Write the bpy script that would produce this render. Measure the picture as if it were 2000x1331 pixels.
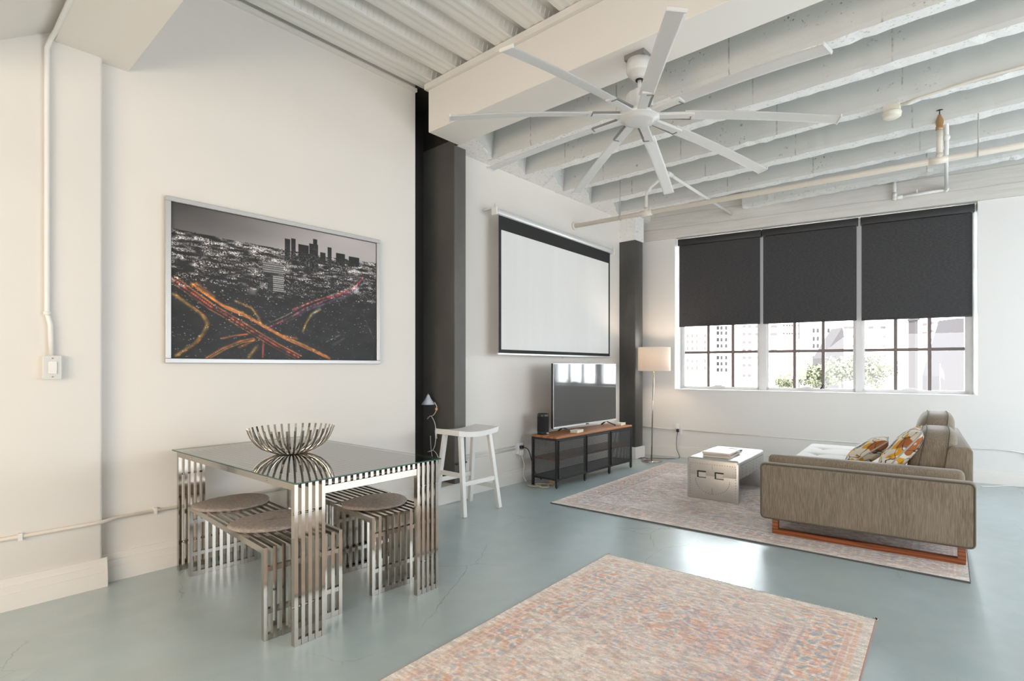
import bpy, bmesh, math, random
import numpy as np
from mathutils import Matrix, Vector

random.seed(7)
for _o in list(bpy.data.objects):
    bpy.data.objects.remove(_o)
SC = bpy.context.scene
COL = SC.collection
PI = math.pi
R = math.radians

# ------------------------------------------------------------------ camera
FPX, CXP, HYP, CAMH = 1030.0, 1105.0, 717.0, 1.27
YAW = math.atan((1920 - CXP) / FPX)
cam = bpy.data.cameras.new('camera')
cam.sensor_width = 36.0
cam.sensor_fit = 'HORIZONTAL'
cam.lens = 36.0 * FPX / 2000.0
cam.shift_x = -(CXP - 1000.0) / 2000.0
cam.shift_y = (HYP - 665.5) / 2000.0
cam.clip_start = 0.05
cam.clip_end = 900
camo = bpy.data.objects.new('camera', cam)
camo.location = (0, 0, CAMH)
camo.rotation_euler = (PI / 2, 0, YAW)
COL.objects.link(camo)
SC.camera = camo

# ------------------------------------------------------------------ world, sun, lights, exposure
wd = bpy.data.worlds.new('world')
SC.world = wd
wd.use_nodes = True
_bg = wd.node_tree.nodes['Background']
_bg.inputs[0].default_value = (0.90, 0.95, 1.0, 1)
_bg.inputs[1].default_value = 13.0
SC.view_settings.view_transform = 'Standard'
SC.view_settings.look = 'None'
SC.view_settings.exposure = 0.0
SC.view_settings.gamma = 1.0
SC.view_settings.use_curve_mapping = False
SC.cycles.use_denoising = True
SC.cycles.max_bounces = 10
SC.cycles.diffuse_bounces = 6
SC.cycles.glossy_bounces = 5
SC.cycles.transparent_max_bounces = 12
SC.cycles.sample_clamp_indirect = 6.0


def light(name, kind, loc, energy, color, aim=None, size=None, angle=None):
    l = bpy.data.lights.new(name, kind)
    l.energy = energy
    l.color = color
    if kind == 'AREA':
        l.shape = 'RECTANGLE'
        l.size, l.size_y = size
    if kind == 'SUN':
        l.angle = angle
    if kind == 'POINT':
        l.shadow_soft_size = size
    o = bpy.data.objects.new(name, l)
    o.location = loc
    if aim is not None:
        o.rotation_euler = (Vector(aim) - Vector(loc)).to_track_quat('-Z', 'Y').to_euler()
    COL.objects.link(o)
    return o


light('sun', 'SUN', (0, -20, 40), 34.0, (1.0, 0.97, 0.93), aim=(-14, 30, 0), angle=R(0.6))
# daylight of the other tall windows of the loft (right side, out of frame) and the warm lamps behind the camera
light('side_windows', 'AREA', (3.5, 4.6, 1.5), 192, (0.88, 0.945, 1.0), aim=(-4, 4.6, 1.9), size=(4.2, 2.2))
light('rear_windows', 'AREA', (1.4, -3.0, 1.15), 136, (0.95, 0.97, 1.0), aim=(0.2, 5.0, 2.6), size=(4.0, 2.2))
light('rear_lamps', 'AREA', (-1.9, -2.4, 1.5), 84, (1.0, 0.76, 0.52), aim=(-3.0, 2.0, 1.9), size=(1.6, 1.2))


# ------------------------------------------------------------------ helpers
class MB:
    def __init__(self):
        self.v, self.f, self.s = [], [], []

    def add(self, vs, fs, smooth=False):
        b = len(self.v)
        self.v += [tuple(p) for p in vs]
        for q in fs:
            self.f.append(tuple(i + b for i in q))
            self.s.append(smooth)
        return self

    def box(self, x0, x1, y0, y1, z0, z1):
        vs = [(x, y, z) for z in (z0, z1) for y in (y0, y1) for x in (x0, x1)]
        return self.add(vs, [(0, 2, 3, 1), (4, 5, 7, 6), (0, 1, 5, 4), (2, 6, 7, 3), (0, 4, 6, 2), (1, 3, 7, 5)])

    def bar(self, p, q, w, h, up=(0, 0, 1), w2=None, h2=None):
        p, q = Vector(p), Vector(q)
        d = (q - p).normalized()
        u = Vector(up)
        if abs(d.dot(u)) > 0.98:
            u = Vector((1, 0, 0))
        a = d.cross(u).normalized()
        b = a.cross(d).normalized()
        w2 = w if w2 is None else w2
        h2 = h if h2 is None else h2
        vs = []
        for c, ww, hh in ((p, w, h), (q, w2, h2)):
            for sx, sy in ((-1, -1), (1, -1), (1, 1), (-1, 1)):
                vs.append(c + a * (sx * ww / 2) + b * (sy * hh / 2))
        return self.add(vs, [(3, 2, 1, 0), (4, 5, 6, 7), (0, 1, 5, 4), (1, 2, 6, 5), (2, 3, 7, 6), (3, 0, 4, 7)])

    def tube(self, pts, r, n=8, closed=False):
        pts = [Vector(p) for p in pts]
        m = len(pts)
        if not hasattr(r, '__len__'):
            r = [r] * m
        ring, prev = [], None
        for i, p in enumerate(pts):
            if closed:
                t = pts[(i + 1) % m] - pts[i - 1]
            else:
                t = pts[min(i + 1, m - 1)] - pts[max(i - 1, 0)]
            t.normalize()
            if prev is None:
                a = t.orthogonal().normalized()
            else:
                a = (prev - t * prev.dot(t))
                a = a.normalized() if a.length > 1e-6 else t.orthogonal().normalized()
            prev = a
            b = t.cross(a)
            ring.append([p + a * (r[i] * math.cos(2 * PI * k / n)) + b * (r[i] * math.sin(2 * PI * k / n)) for k in range(n)])
        vs = [q for g in ring for q in g]
        fs = []
        for i in range(m if closed else m - 1):
            j = (i + 1) % m
            for k in range(n):
                l = (k + 1) % n
                fs.append((i * n + k, i * n + l, j * n + l, j * n + k))
        self.add(vs, fs, True)
        if not closed:
            b = len(self.v) - m * n
            self.f.append(tuple(b + k for k in reversed(range(n)))); self.s.append(False)
            self.f.append(tuple(b + (m - 1) * n + k for k in range(n))); self.s.append(False)
        return self

    def cyl(self, p, q, r, r2=None, n=16):
        return self.tube([p, q], [r, r if r2 is None else r2], n)

    def lathe(self, prof, c=(0, 0, 0), n=24, smooth=True):
        vs, fs = [], []
        for r, z in prof:
            for k in range(n):
                a = 2 * PI * k / n
                vs.append((c[0] + r * math.cos(a), c[1] + r * math.sin(a), c[2] + z))
        for i in range(len(prof) - 1):
            for k in range(n):
                l = (k + 1) % n
                fs.append((i * n + k, i * n + l, (i + 1) * n + l, (i + 1) * n + k))
        return self.add(vs, fs, smooth)

    def disc(self, c, r, n=24):
        self.add([(c[0] + r * math.cos(2 * PI * k / n), c[1] + r * math.sin(2 * PI * k / n), c[2]) for k in range(n)], [tuple(range(n))])
        return self

    def prism(self, poly, z0, z1, axis='z'):
        n = len(poly)
        def P(a, b, c):
            return (a, b, c) if axis == 'z' else ((a, c, b) if axis == 'y' else (c, a, b))
        vs = [P(a, b, z0) for a, b in poly] + [P(a, b, z1) for a, b in poly]
        fs = [tuple(reversed(range(n))), tuple(range(n, 2 * n))]
        fs += [(i, (i + 1) % n, n + (i + 1) % n, n + i) for i in range(n)]
        return self.add(vs, fs)

    def grid(self, fn, nu, nv, smooth=True):
        vs = [fn(i / nu, j / nv) for j in range(nv + 1) for i in range(nu + 1)]
        fs = [(j * (nu + 1) + i, j * (nu + 1) + i + 1, (j + 1) * (nu + 1) + i + 1, (j + 1) * (nu + 1) + i) for j in range(nv) for i in range(nu)]
        return self.add(vs, fs, smooth)

    def superell(self, c, a, b, h, e1=0.4, e2=0.4, nu=28, nv=16, warp=None):
        def sg(x, p):
            return math.copysign(abs(x) ** p, x)
        def fn(u, v):
            th = -PI / 2 + PI * v
            ph = 2 * PI * u
            x = a * sg(math.cos(th), e1) * sg(math.cos(ph), e2)
            y = b * sg(math.cos(th), e1) * sg(math.sin(ph), e2)
            z = h * sg(math.sin(th), e1)
            if warp:
                x, y, z = warp(x, y, z)
            return (c[0] + x, c[1] + y, c[2] + z)
        return self.grid(fn, nu, nv)

    def mesh(self, name, mat, bevel=0, seg=2, recalc=True, smooth=None):
        me = bpy.data.meshes.new(name)
        me.from_pydata(self.v, [], self.f)
        if smooth is not None:
            self.s = [smooth] * len(self.f)
        me.polygons.foreach_set('use_smooth', self.s)
        if recalc or bevel:
            bm = bmesh.new()
            bm.from_mesh(me)
            if bevel:
                bmesh.ops.remove_doubles(bm, verts=bm.verts, dist=1e-5)
                bmesh.ops.bevel(bm, geom=list(bm.edges), offset=bevel, segments=seg, profile=0.5, affect='EDGES', clamp_overlap=True)
                if seg > 1:
                    for f in bm.faces:
                        f.smooth = True
            bmesh.ops.recalc_face_normals(bm, faces=bm.faces)
            bm.to_mesh(me)
            bm.free()
        if bevel and seg > 1:
            me.set_sharp_from_angle(angle=R(38))
        if mat:
            me.materials.append(mat)
        return me

    def build(self, name, mat, parent=None, loc=(0, 0, 0), rotz=0, bevel=0, seg=2, recalc=True, smooth=None, label=None):
        return link(name, self.mesh(name, mat, bevel, seg, recalc, smooth), parent, loc, rotz, label)


def link(name, me, parent=None, loc=(0, 0, 0), rotz=0, label=None):
    o = bpy.data.objects.new(name, me)
    COL.objects.link(o)
    o.parent = parent
    o.location = loc
    o.rotation_euler = (0, 0, rotz)
    if label:
        o['label'] = label
    return o


def tag(o, label, cat, group=None, kind=None):
    o['label'] = label
    if cat:
        o['category'] = cat
    if group:
        o['group'] = group
    if kind:
        o['kind'] = kind
    return o


def thing(name, label, cat, loc=(0, 0, 0), rotz=0, group=None, kind=None):
    o = bpy.data.objects.new(name, None)
    o.empty_display_size = 0.1
    COL.objects.link(o)
    o.location = loc
    o.rotation_euler = (0, 0, rotz)
    return tag(o, label, cat, group, kind)


def children_of(o):
    return [c for c in bpy.data.objects if c.parent == o]


def dup(root, loc, rotz, label=None, group=None):
    r = root.copy()
    COL.objects.link(r)
    r.location = loc
    r.rotation_euler = (0, 0, rotz)
    if label:
        r['label'] = label
    if group:
        r['group'] = group
    for ch in children_of(root):
        c = ch.copy()
        COL.objects.link(c)
        c.parent = r
        for g in children_of(ch):
            d = g.copy()
            COL.objects.link(d)
            d.parent = c
    return r


def lin(c):
    return tuple(((x / 255.0) / 12.92 if x / 255.0 <= 0.04045 else ((x / 255.0 + 0.055) / 1.055) ** 2.4) for x in c)


class M:
    """one node material, extended step by step"""
    def __init__(self, name, color=(0.8, 0.8, 0.8), rough=0.5, metal=0.0, spec=0.5):
        self.m = bpy.data.materials.new(name)
        self.m.use_nodes = True
        self.nt = self.m.node_tree
        self.b = self.nt.nodes['Principled BSDF']
        self.b.inputs['Base Color'].default_value = (*color, 1)
        self.b.inputs['Roughness'].default_value = rough
        self.b.inputs['Metallic'].default_value = metal
        self.b.inputs['Specular IOR Level'].default_value = spec
        self.col = None
        self.color = color
        self.tc = self.nt.nodes.new('ShaderNodeTexCoord')
        self.nrm = None

    def n(self, t, **k):
        x = self.nt.nodes.new(t)
        for a, v in k.items():
            setattr(x, a, v)
        return x

    def l(self, a, b):
        self.nt.links.new(a, b)

    def coord(self, scale=(1, 1, 1), rot=(0, 0, 0)):
        mp = self.n('ShaderNodeMapping')
        mp.inputs['Scale'].default_value = scale
        mp.inputs['Rotation'].default_value = rot
        self.l(self.tc.outputs['Object'], mp.inputs[0])
        return mp.outputs[0]

    def noise(self, scale=5, detail=3, rough=0.55, st=(1, 1, 1), dist=0):
        x = self.n('ShaderNodeTexNoise')
        x.inputs['Scale'].default_value = scale
        x.inputs['Detail'].default_value = detail
        x.inputs['Roughness'].default_value = rough
        x.inputs['Distortion'].default_value = dist
        self.l(self.coord(st), x.inputs['Vector'])
        return x.outputs['Fac']

    def voro(self, scale=5, st=(1, 1, 1), feature='F1', out='Distance'):
        x = self.n('ShaderNodeTexVoronoi', feature=feature)
        x.inputs['Scale'].default_value = scale
        self.l(self.coord(st), x.inputs['Vector'])
        return x.outputs[out]

    def wave(self, scale=5, axis='X', dist=0.0, st=(1, 1, 1), detail=2, dscale=1.0):
        x = self.n('ShaderNodeTexWave', bands_direction=axis)
        x.inputs['Scale'].default_value = scale
        x.inputs['Distortion'].default_value = dist
        x.inputs['Detail'].default_value = detail
        x.inputs['Detail Scale'].default_value = dscale
        self.l(self.coord(st), x.inputs['Vector'])
        return x.outputs['Fac']

    def ramp(self, src, a, b, v0=0.0, v1=1.0):
        x = self.n('ShaderNodeMapRange')
        x.inputs[1].default_value = a
        x.inputs[2].default_value = b
        x.inputs[3].default_value = v0
        x.inputs[4].default_value = v1
        self.l(src, x.inputs[0])
        return x.outputs[0]

    def math(self, op, a, b):
        x = self.n('ShaderNodeMath', operation=op)
        for i, s in enumerate((a, b)):
            if isinstance(s, (int, float)):
                x.inputs[i].default_value = s
            else:
                self.l(s, x.inputs[i])
        return x.outputs[0]

    def mix(self, fac, color):
        """blend colour over the current colour with fac socket/number"""
        x = self.n('ShaderNodeMix', data_type='RGBA')
        if isinstance(fac, (int, float)):
            x.inputs[0].default_value = fac
        else:
            self.l(fac, x.inputs[0])
        if self.col is None:
            x.inputs[6].default_value = (*self.color, 1)
        else:
            self.l(self.col, x.inputs[6])
        if isinstance(color, tuple):
            x.inputs[7].default_value = (*color, 1)
        else:
            self.l(color, x.inputs[7])
        self.col = x.outputs[2]
        self.l(self.col, self.b.inputs['Base Color'])
        return self

    def attr(self, name='Col'):
        x = self.n('ShaderNodeAttribute', attribute_name=name)
        self.col = x.outputs['Color']
        self.l(self.col, self.b.inputs['Base Color'])
        return self

    def bump(self, src, strength=0.2, dist=0.01):
        x = self.n('ShaderNodeBump')
        x.inputs['Strength'].default_value = strength
        x.inputs['Distance'].default_value = dist
        self.l(src, x.inputs['Height'])
        if self.nrm is not None:
            self.l(self.nrm, x.inputs['Normal'])
        self.nrm = x.outputs[0]
        self.l(self.nrm, self.b.inputs['Normal'])
        return self

    def rough(self, src):
        self.l(src, self.b.inputs['Roughness'])
        return self


# ------------------------------------------------------------------ materials
def paint(name, c, rough=0.55, var=0.05):
    k = M(name, c, rough, 0, 0.3)
    k.mix(k.ramp(k.noise(1.3, 4), 0.35, 0.75, 0, 0.55), tuple(x * (1 - var) for x in c))
    k.bump(k.noise(60, 3), 0.05, 0.004)
    return k.m


def simple(name, c, rough=0.5, metal=0.0, spec=0.5, bump=None, var=None):
    k = M(name, c, rough, metal, spec)
    if var:
        k.mix(k.ramp(k.noise(var[0], 4), 0.35, 0.7), var[1])
    else:
        k.mix(k.ramp(k.noise(12, 3), 0.3, 0.8, 0, 0.3), tuple(x * 0.93 for x in c))
    if bump:
        k.bump(k.noise(bump[0], 3), bump[1], 0.003)
    return k.m


WALL = paint('wall_paint', (0.78, 0.755, 0.715))
WALLW = paint('window_wall_paint', (0.77, 0.77, 0.76))
TRIM = paint('trim_paint', (0.80, 0.78, 0.745), 0.4, 0.03)
BEAMP = paint('beam_paint', (0.79, 0.765, 0.725), 0.5, 0.03)
REARW = paint('rear_wall_paint', (0.42, 0.34, 0.285))  # unseen walls, darkened so the polished steel reflects darker

k = M('painted_concrete', (0.665, 0.672, 0.655), 0.7, 0, 0.25)
_pit = k.ramp(k.noise(32, 4, 0.65, (1, 1, 1)), 0.60, 0.68)
_area = k.ramp(k.noise(2.6, 3), 0.54, 0.66)
k.mix(k.ramp(k.noise(1.6, 5), 0.35, 0.75, 0, 0.6), (0.59, 0.595, 0.58))
k.mix(k.math('MULTIPLY', _pit, _area), (0.17, 0.165, 0.15))
_dots = k.ramp(k.voro(3.6), 0.060, 0.030)
k.mix(k.math('MULTIPLY', _dots, 0.75), (0.28, 0.27, 0.25))
_w = k.wave(0.33, 'X', 0.35, (1, 1, 1))
_seam = k.math('MULTIPLY', k.ramp(_w, 0.9993, 1.0), k.ramp(k.noise(14, 2), 0.40, 0.6))
k.mix(k.math('MULTIPLY', _seam, 0.8), (0.30, 0.29, 0.27))
k.bump(k.noise(18, 5, 0.65), 0.35, 0.012)
CONC = k.m

k = M('rough_concrete_bounce_lit', (0.87, 0.87, 0.86), 0.8, 0, 0.2)  # rough joist undersides, whitened to paint light bounced off the floor
k.mix(k.ramp(k.noise(40, 5, 0.7), 0.57, 0.68, 0, 0.8), (0.40, 0.39, 0.37))
k.bump(k.noise(35, 5, 0.7), 0.6, 0.015)
CONCR = k.m

k = M('board_formed_concrete', (0.66, 0.645, 0.61), 0.75, 0, 0.2)
k.mix(k.ramp(k.noise(9, 4, 0.6, (0.25, 1, 3.0)), 0.40, 0.70, 0, 0.75), (0.57, 0.555, 0.52))
k.mix(k.ramp(k.noise(26, 4, 0.6), 0.70, 0.76), (0.24, 0.23, 0.21))
k.mix(k.math('MULTIPLY', k.ramp(k.wave(1.7, 'Z', 0.6), 0.985, 1.0), 0.5), (0.36, 0.35, 0.33))
k.bump(k.noise(8, 5, 0.6, (0.3, 1, 4)), 0.4, 0.01)
LINTEL = k.m

k = M('epoxy_floor', (0.405, 0.505, 0.530), 0.30, 0, 0.5)
k.mix(k.ramp(k.noise(0.9, 3, 0.5), 0.30, 0.72, 0, 0.9), (0.345, 0.445, 0.470))
k.mix(k.ramp(k.noise(7, 4, 0.6), 0.35, 0.75, 0, 0.5), (0.50, 0.565, 0.57))
k.mix(k.ramp(k.noise(2.3, 3, 0.5, (1, 0.4, 1)), 0.45, 0.70, 0, 0.5), (0.40, 0.45, 0.435))
_x = k.n('ShaderNodeTexVoronoi', feature='DISTANCE_TO_EDGE')
_x.inputs['Scale'].default_value = 1.1
_nn = k.n('ShaderNodeTexNoise'); _nn.inputs['Scale'].default_value = 7; _nn.inputs['Detail'].default_value = 4
k.l(k.coord(), _nn.inputs['Vector'])
_mx = k.n('ShaderNodeMix', data_type='RGBA'); _mx.inputs[0].default_value = 0.10
k.l(k.coord(), _mx.inputs[6]); k.l(_nn.outputs['Color'], _mx.inputs[7]); k.l(_mx.outputs[2], _x.inputs['Vector'])
_cr = k.ramp(_x.outputs['Distance'], 0.0030, 0.0010)
k.mix(k.math('MULTIPLY', k.math('MULTIPLY', _cr, k.ramp(k.noise(0.9, 2), 0.50, 0.58)), 0.6), (0.12, 0.14, 0.14))
k.mix(k.math('MULTIPLY', k.ramp(k.noise(60, 2), 0.76, 0.80), 0.35), (0.14, 0.15, 0.15))
k.rough(k.ramp(k.noise(2, 2), 0.3, 0.7, 0.29, 0.37))
k.b.inputs['Coat Weight'].default_value = 0.7
k.b.inputs['Coat Roughness'].default_value = 0.25
FLOOR = k.m

k = M('galvanised_deck', (0.80, 0.79, 0.76), 0.45, 0.1, 0.5)
k.mix(k.ramp(k.noise(6, 4, 0.6, (1, 0.1, 1)), 0.4, 0.75, 0, 0.6), (0.74, 0.73, 0.70))
DECK = k.m

RECESS = simple('black_recess_paint', (0.030, 0.028, 0.024), 0.6)
k = M('charcoal_paint', (0.105, 0.103, 0.098), 0.5, 0.0, 0.4)
k.mix(k.ramp(k.noise(3, 4, 0.6, (1, 1, 0.5)), 0.4, 0.75, 0, 0.8), (0.15, 0.147, 0.14))
CHARCOL = k.m
k = M('black_steel', (0.050, 0.049, 0.046), 0.42, 0.0, 0.5)
k.mix(k.ramp(k.noise(3, 4, 0.6, (1, 1, 0.5)), 0.4, 0.75, 0, 0.8), (0.095, 0.092, 0.086))
BLACKCOL = k.m

CHROME = simple('polished_steel', (0.50, 0.46, 0.41), 0.11, 1.0)
CHROMED = simple('brushed_steel', (0.46, 0.44, 0.40), 0.25, 1.0)
ALU = simple('satin_aluminium', (0.60, 0.595, 0.58), 0.42, 0.85, var=(4, (0.53, 0.525, 0.51)))
BLACK = simple('black_metal', (0.012, 0.012, 0.013), 0.4)
MESHB = simple('black_mesh_metal', (0.11, 0.115, 0.12), 0.38, 0.5)
BLACKP = simple('black_plastic', (0.014, 0.014, 0.015), 0.35)
WHITEP = simple('white_plastic', (0.80, 0.80, 0.78), 0.4)
CREAMP = simple('aged_cream_plastic', (0.74, 0.70, 0.60), 0.45)
CREAMPIPE = simple('cream_painted_pipe', (0.76, 0.71, 0.63), 0.45)
WHITEPIPE = simple('white_painted_pipe', (0.80, 0.795, 0.77), 0.45)
GREYPIPE = simple('grey_painted_rod', (0.45, 0.44, 0.42), 0.5)
BRASS = simple('tarnished_brass', (0.55, 0.33, 0.17), 0.4, 0.7)
WHITEWOOD = simple('white_painted_wood', (0.82, 0.82, 0.80), 0.42)
FANW = simple('white_fan_enamel', (0.66, 0.66, 0.65), 0.32)
FANG = simple('dark_gap_grey', (0.20, 0.20, 0.195), 0.6)
SLOT = simple('dark_parts_and_shade', (0.03, 0.03, 0.03), 0.8)  # black small parts, and the painted shade of the hatch recesses

k = M('oiled_pine', (0.42, 0.17, 0.065), 0.4, 0, 0.4)
k.mix(k.ramp(k.wave(3.5, 'X', 5.0, (1, 0.12, 1), 3, 1.5), 0.2, 0.9), (0.30, 0.105, 0.04))
PINE = k.m
k = M('cherry_wood', (0.30, 0.085, 0.022), 0.32, 0, 0.5)
k.mix(k.ramp(k.wave(14, 'Z', 6.0, (0.15, 1, 1), 3, 1.2), 0.2, 0.9), (0.17, 0.042, 0.012))
CHERRY = k.m

k = M('corduroy', (0.160, 0.130, 0.096), 0.85, 0, 0.15)
k.mix(k.ramp(k.noise(260, 2, 0.5, (1, 1, 0.05)), 0.40, 0.64), (0.262, 0.222, 0.170))
k.mix(k.ramp(k.noise(3.2, 4, 0.6, (1, 1, 0.7)), 0.42, 0.72, 0, 0.45), (0.30, 0.255, 0.195))
k.b.inputs['Sheen Weight'].default_value = 0.35
k.bump(k.noise(260, 2, 0.5, (1, 1, 0.05)), 0.3, 0.003)
CORD = k.m
k = M('seat_fabric_glare', (0.46, 0.44, 0.41), 0.75, 0, 0.3)  # grey-brown seat fabric, paled to carry the window glare
k.mix(k.ramp(k.noise(110, 2), 0.4, 0.65), (0.55, 0.53, 0.50))
k.b.inputs['Sheen Weight'].default_value = 0.5
k.bump(k.noise(150, 2), 0.2, 0.003)
SEATF = k.m
WELT = simple('dark_welt', (0.10, 0.085, 0.065), 0.8)

def floral(name, seed):
    k = M(name, (0.72, 0.66, 0.56), 0.8, 0, 0.15)
    st = (1, 1, 1)
    def vn(sc, off):
        x = k.n('ShaderNodeTexNoise')
        x.inputs['Scale'].default_value = sc
        x.inputs['Detail'].default_value = 1.5
        x.inputs['Distortion'].default_value = 1.3
        mp = k.n('ShaderNodeMapping'); mp.inputs['Location'].default_value = (off, off * 1.7, seed)
        k.l(k.tc.outputs['Object'], mp.inputs[0]); k.l(mp.outputs[0], x.inputs['Vector'])
        return x.outputs['Fac']
    k.mix(k.ramp(vn(4.5, 1.1), 0.53, 0.55), (0.70, 0.36, 0.035))
    k.mix(k.ramp(vn(5.5, 4.3), 0.57, 0.585), (0.22, 0.20, 0.23))
    k.mix(k.ramp(vn(6.5, 7.7), 0.60, 0.615), (0.80, 0.76, 0.68))
    k.mix(k.ramp(vn(5, 9.9), 0.62, 0.635), (0.38, 0.14, 0.05))
    a = vn(6, 13.0)
    k.mix(k.math('MULTIPLY', k.ramp(a, 0.47, 0.48), k.ramp(a, 0.505, 0.495)), (0.06, 0.055, 0.06))
    k.bump(k.noise(200, 2), 0.2, 0.002)
    return k.m
FLORAL = floral('floral_print_cotton', 2.0)

k = M('blind_fabric', (0.048, 0.048, 0.051), 0.85, 0, 0.2)
k.mix(k.ramp(k.noise(90, 2, 0.5, (0.4, 1, 2)), 0.4, 0.7), (0.072, 0.071, 0.073))
BLIND = k.m
BLINDC = simple('blind_cassette', (0.020, 0.020, 0.022), 0.5)

k = M('felted_wool', (0.36, 0.31, 0.28), 0.95, 0, 0.1)
k.mix(k.ramp(k.noise(60, 4, 0.7), 0.40, 0.65), (0.50, 0.44, 0.40))
k.bump(k.noise(120, 4, 0.7), 0.9, 0.01)
FELT = k.m

def glassmat(name, tint, refl_ior=1.5, fmax=1.0, rough=0.0):
    m = bpy.data.materials.new(name)
    m.use_nodes = True
    nt = m.node_tree
    nt.nodes.remove(nt.nodes['Principled BSDF'])
    out = nt.nodes['Material Output']
    t = nt.nodes.new('ShaderNodeBsdfTransparent'); t.inputs[0].default_value = (*tint, 1)
    g = nt.nodes.new('ShaderNodeBsdfGlossy'); g.inputs['Roughness'].default_value = rough
    f = nt.nodes.new('ShaderNodeFresnel'); f.inputs[0].default_value = refl_ior
    x = nt.nodes.new('ShaderNodeMixShader')
    ge = nt.nodes.new('ShaderNodeNewGeometry')
    inv = nt.nodes.new('ShaderNodeMath'); inv.operation = 'SUBTRACT'; inv.inputs[0].default_value = 1.0
    mu = nt.nodes.new('ShaderNodeMath'); mu.operation = 'MULTIPLY'
    a2 = nt.nodes.new('ShaderNodeMath'); a2.operation = 'MULTIPLY'; a2.inputs[1].default_value = 2.0
    a1 = nt.nodes.new('ShaderNodeMath'); a1.operation = 'ADD'; a1.inputs[1].default_value = 1.0
    dv = nt.nodes.new('ShaderNodeMath'); dv.operation = 'DIVIDE'
    nt.links.new(f.outputs[0], a2.inputs[0]); nt.links.new(f.outputs[0], a1.inputs[0]); nt.links.new(a2.outputs[0], dv.inputs[0]); nt.links.new(a1.outputs[0], dv.inputs[1])
    nt.links.new(ge.outputs['Backfacing'], inv.inputs[1]); nt.links.new(dv.outputs[0], mu.inputs[0]); nt.links.new(inv.outputs[0], mu.inputs[1])
    nt.links.new(mu.outputs[0], x.inputs[0]); nt.links.new(t.outputs[0], x.inputs[1]); nt.links.new(g.outputs[0], x.inputs[2])
    nt.links.new(x.outputs[0], out.inputs[0])
    return m
PANE = glassmat('window_glass', (0.97, 0.985, 0.98))
TABLEG = glassmat('table_glass', (0.90, 0.95, 0.925), 2.5)
GEDGE = simple('green_glass_edge', (0.012, 0.070, 0.048), 0.12)

k = M('tv_glass', (0.008, 0.009, 0.010), 0.08, 0, 1.0)
k.b.inputs['Coat Weight'].default_value = 1.0
k.b.inputs['Coat Roughness'].default_value = 0.05
k.rough(k.ramp(k.noise(2, 2), 0.3, 0.7, 0.06, 0.09))
TVG = k.m
k = M('projection_fabric', (0.78, 0.78, 0.775), 0.75, 0, 0.2)
k.mix(k.ramp(k.noise(2.2, 2, 0.5, (1, 1.6, 0.15)), 0.4, 0.7, 0, 0.5), (0.72, 0.72, 0.715))
k.bump(k.wave(1.6, 'Y', 3.5, (1, 1, 0.25)), 0.10, 0.02)
SCREENW = k.m
SCREENB = simple('screen_border', (0.018, 0.018, 0.019), 0.8)
HOUSING = simple('silver_housing', (0.72, 0.74, 0.75), 0.35, 0.3)
FRAMEG = simple('silver_picture_frame', (0.52, 0.52, 0.52), 0.38, 0.5)
WINF = simple('white_window_frame', (0.74, 0.74, 0.745), 0.45)
MUNT = simple('brown_grey_muntin', (0.16, 0.13, 0.125), 0.5)

m = bpy.data.materials.new('lamp_shade_linen')
m.use_nodes = True
_nt = m.node_tree
_nt.nodes.remove(_nt.nodes['Principled BSDF'])
_d = _nt.nodes.new('ShaderNodeBsdfDiffuse'); _d.inputs[0].default_value = (0.85, 0.82, 0.78, 1)
_t = _nt.nodes.new('ShaderNodeBsdfTranslucent'); _t.inputs[0].default_value = (0.88, 0.80, 0.72, 1)
_x = _nt.nodes.new('ShaderNodeMixShader'); _x.inputs[0].default_value = 0.55
_no = _nt.nodes.new('ShaderNodeTexNoise'); _no.inputs['Scale'].default_value = 150
_bp = _nt.nodes.new('ShaderNodeBump'); _bp.inputs['Strength'].default_value = 0.08
_nt.links.new(_no.outputs['Fac'], _bp.inputs['Height']); _nt.links.new(_bp.outputs[0], _d.inputs['Normal'])
_nt.links.new(_d.outputs[0], _x.inputs[1]); _nt.links.new(_t.outputs[0], _x.inputs[2])
_nt.links.new(_x.outputs[0], _nt.nodes['Material Output'].inputs[0])
SHADE = m
m = bpy.data.materials.new('lit_bulb'); m.use_nodes = True
m.node_tree.nodes['Principled BSDF'].inputs['Emission Color'].default_value = (1, 0.72, 0.45, 1)
m.node_tree.nodes['Principled BSDF'].inputs['Emission Strength'].default_value = 12
BULB = m
PAPER = [simple('magazine_paper_%s' % n, c, 0.5) for n, c in (('ivory', (0.70, 0.66, 0.60)), ('rose', (0.55, 0.38, 0.33)), ('grey', (0.42, 0.41, 0.40)))]

# ------------------------------------------------------------------ the setting: floor, walls, ceiling
XL1, XL2, XTV, XCOL = -3.995, -4.060, -4.010, -3.905
WO, WA = (-3.324, 6.815), R(8.889)               # origin and turn of the window wall


def W(s, t, z):
    return (WO[0] + math.cos(WA) * s - math.sin(WA) * t, WO[1] + math.sin(WA) * s + math.cos(WA) * t, z)


fl = MB().box(-4.7, 3.9, -3.4, 8.6, -0.12, 0.0).build('floor', FLOOR)
tag(fl, 'blue-grey glossy epoxy floor with hairline cracks', 'floor', kind='structure')

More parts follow.
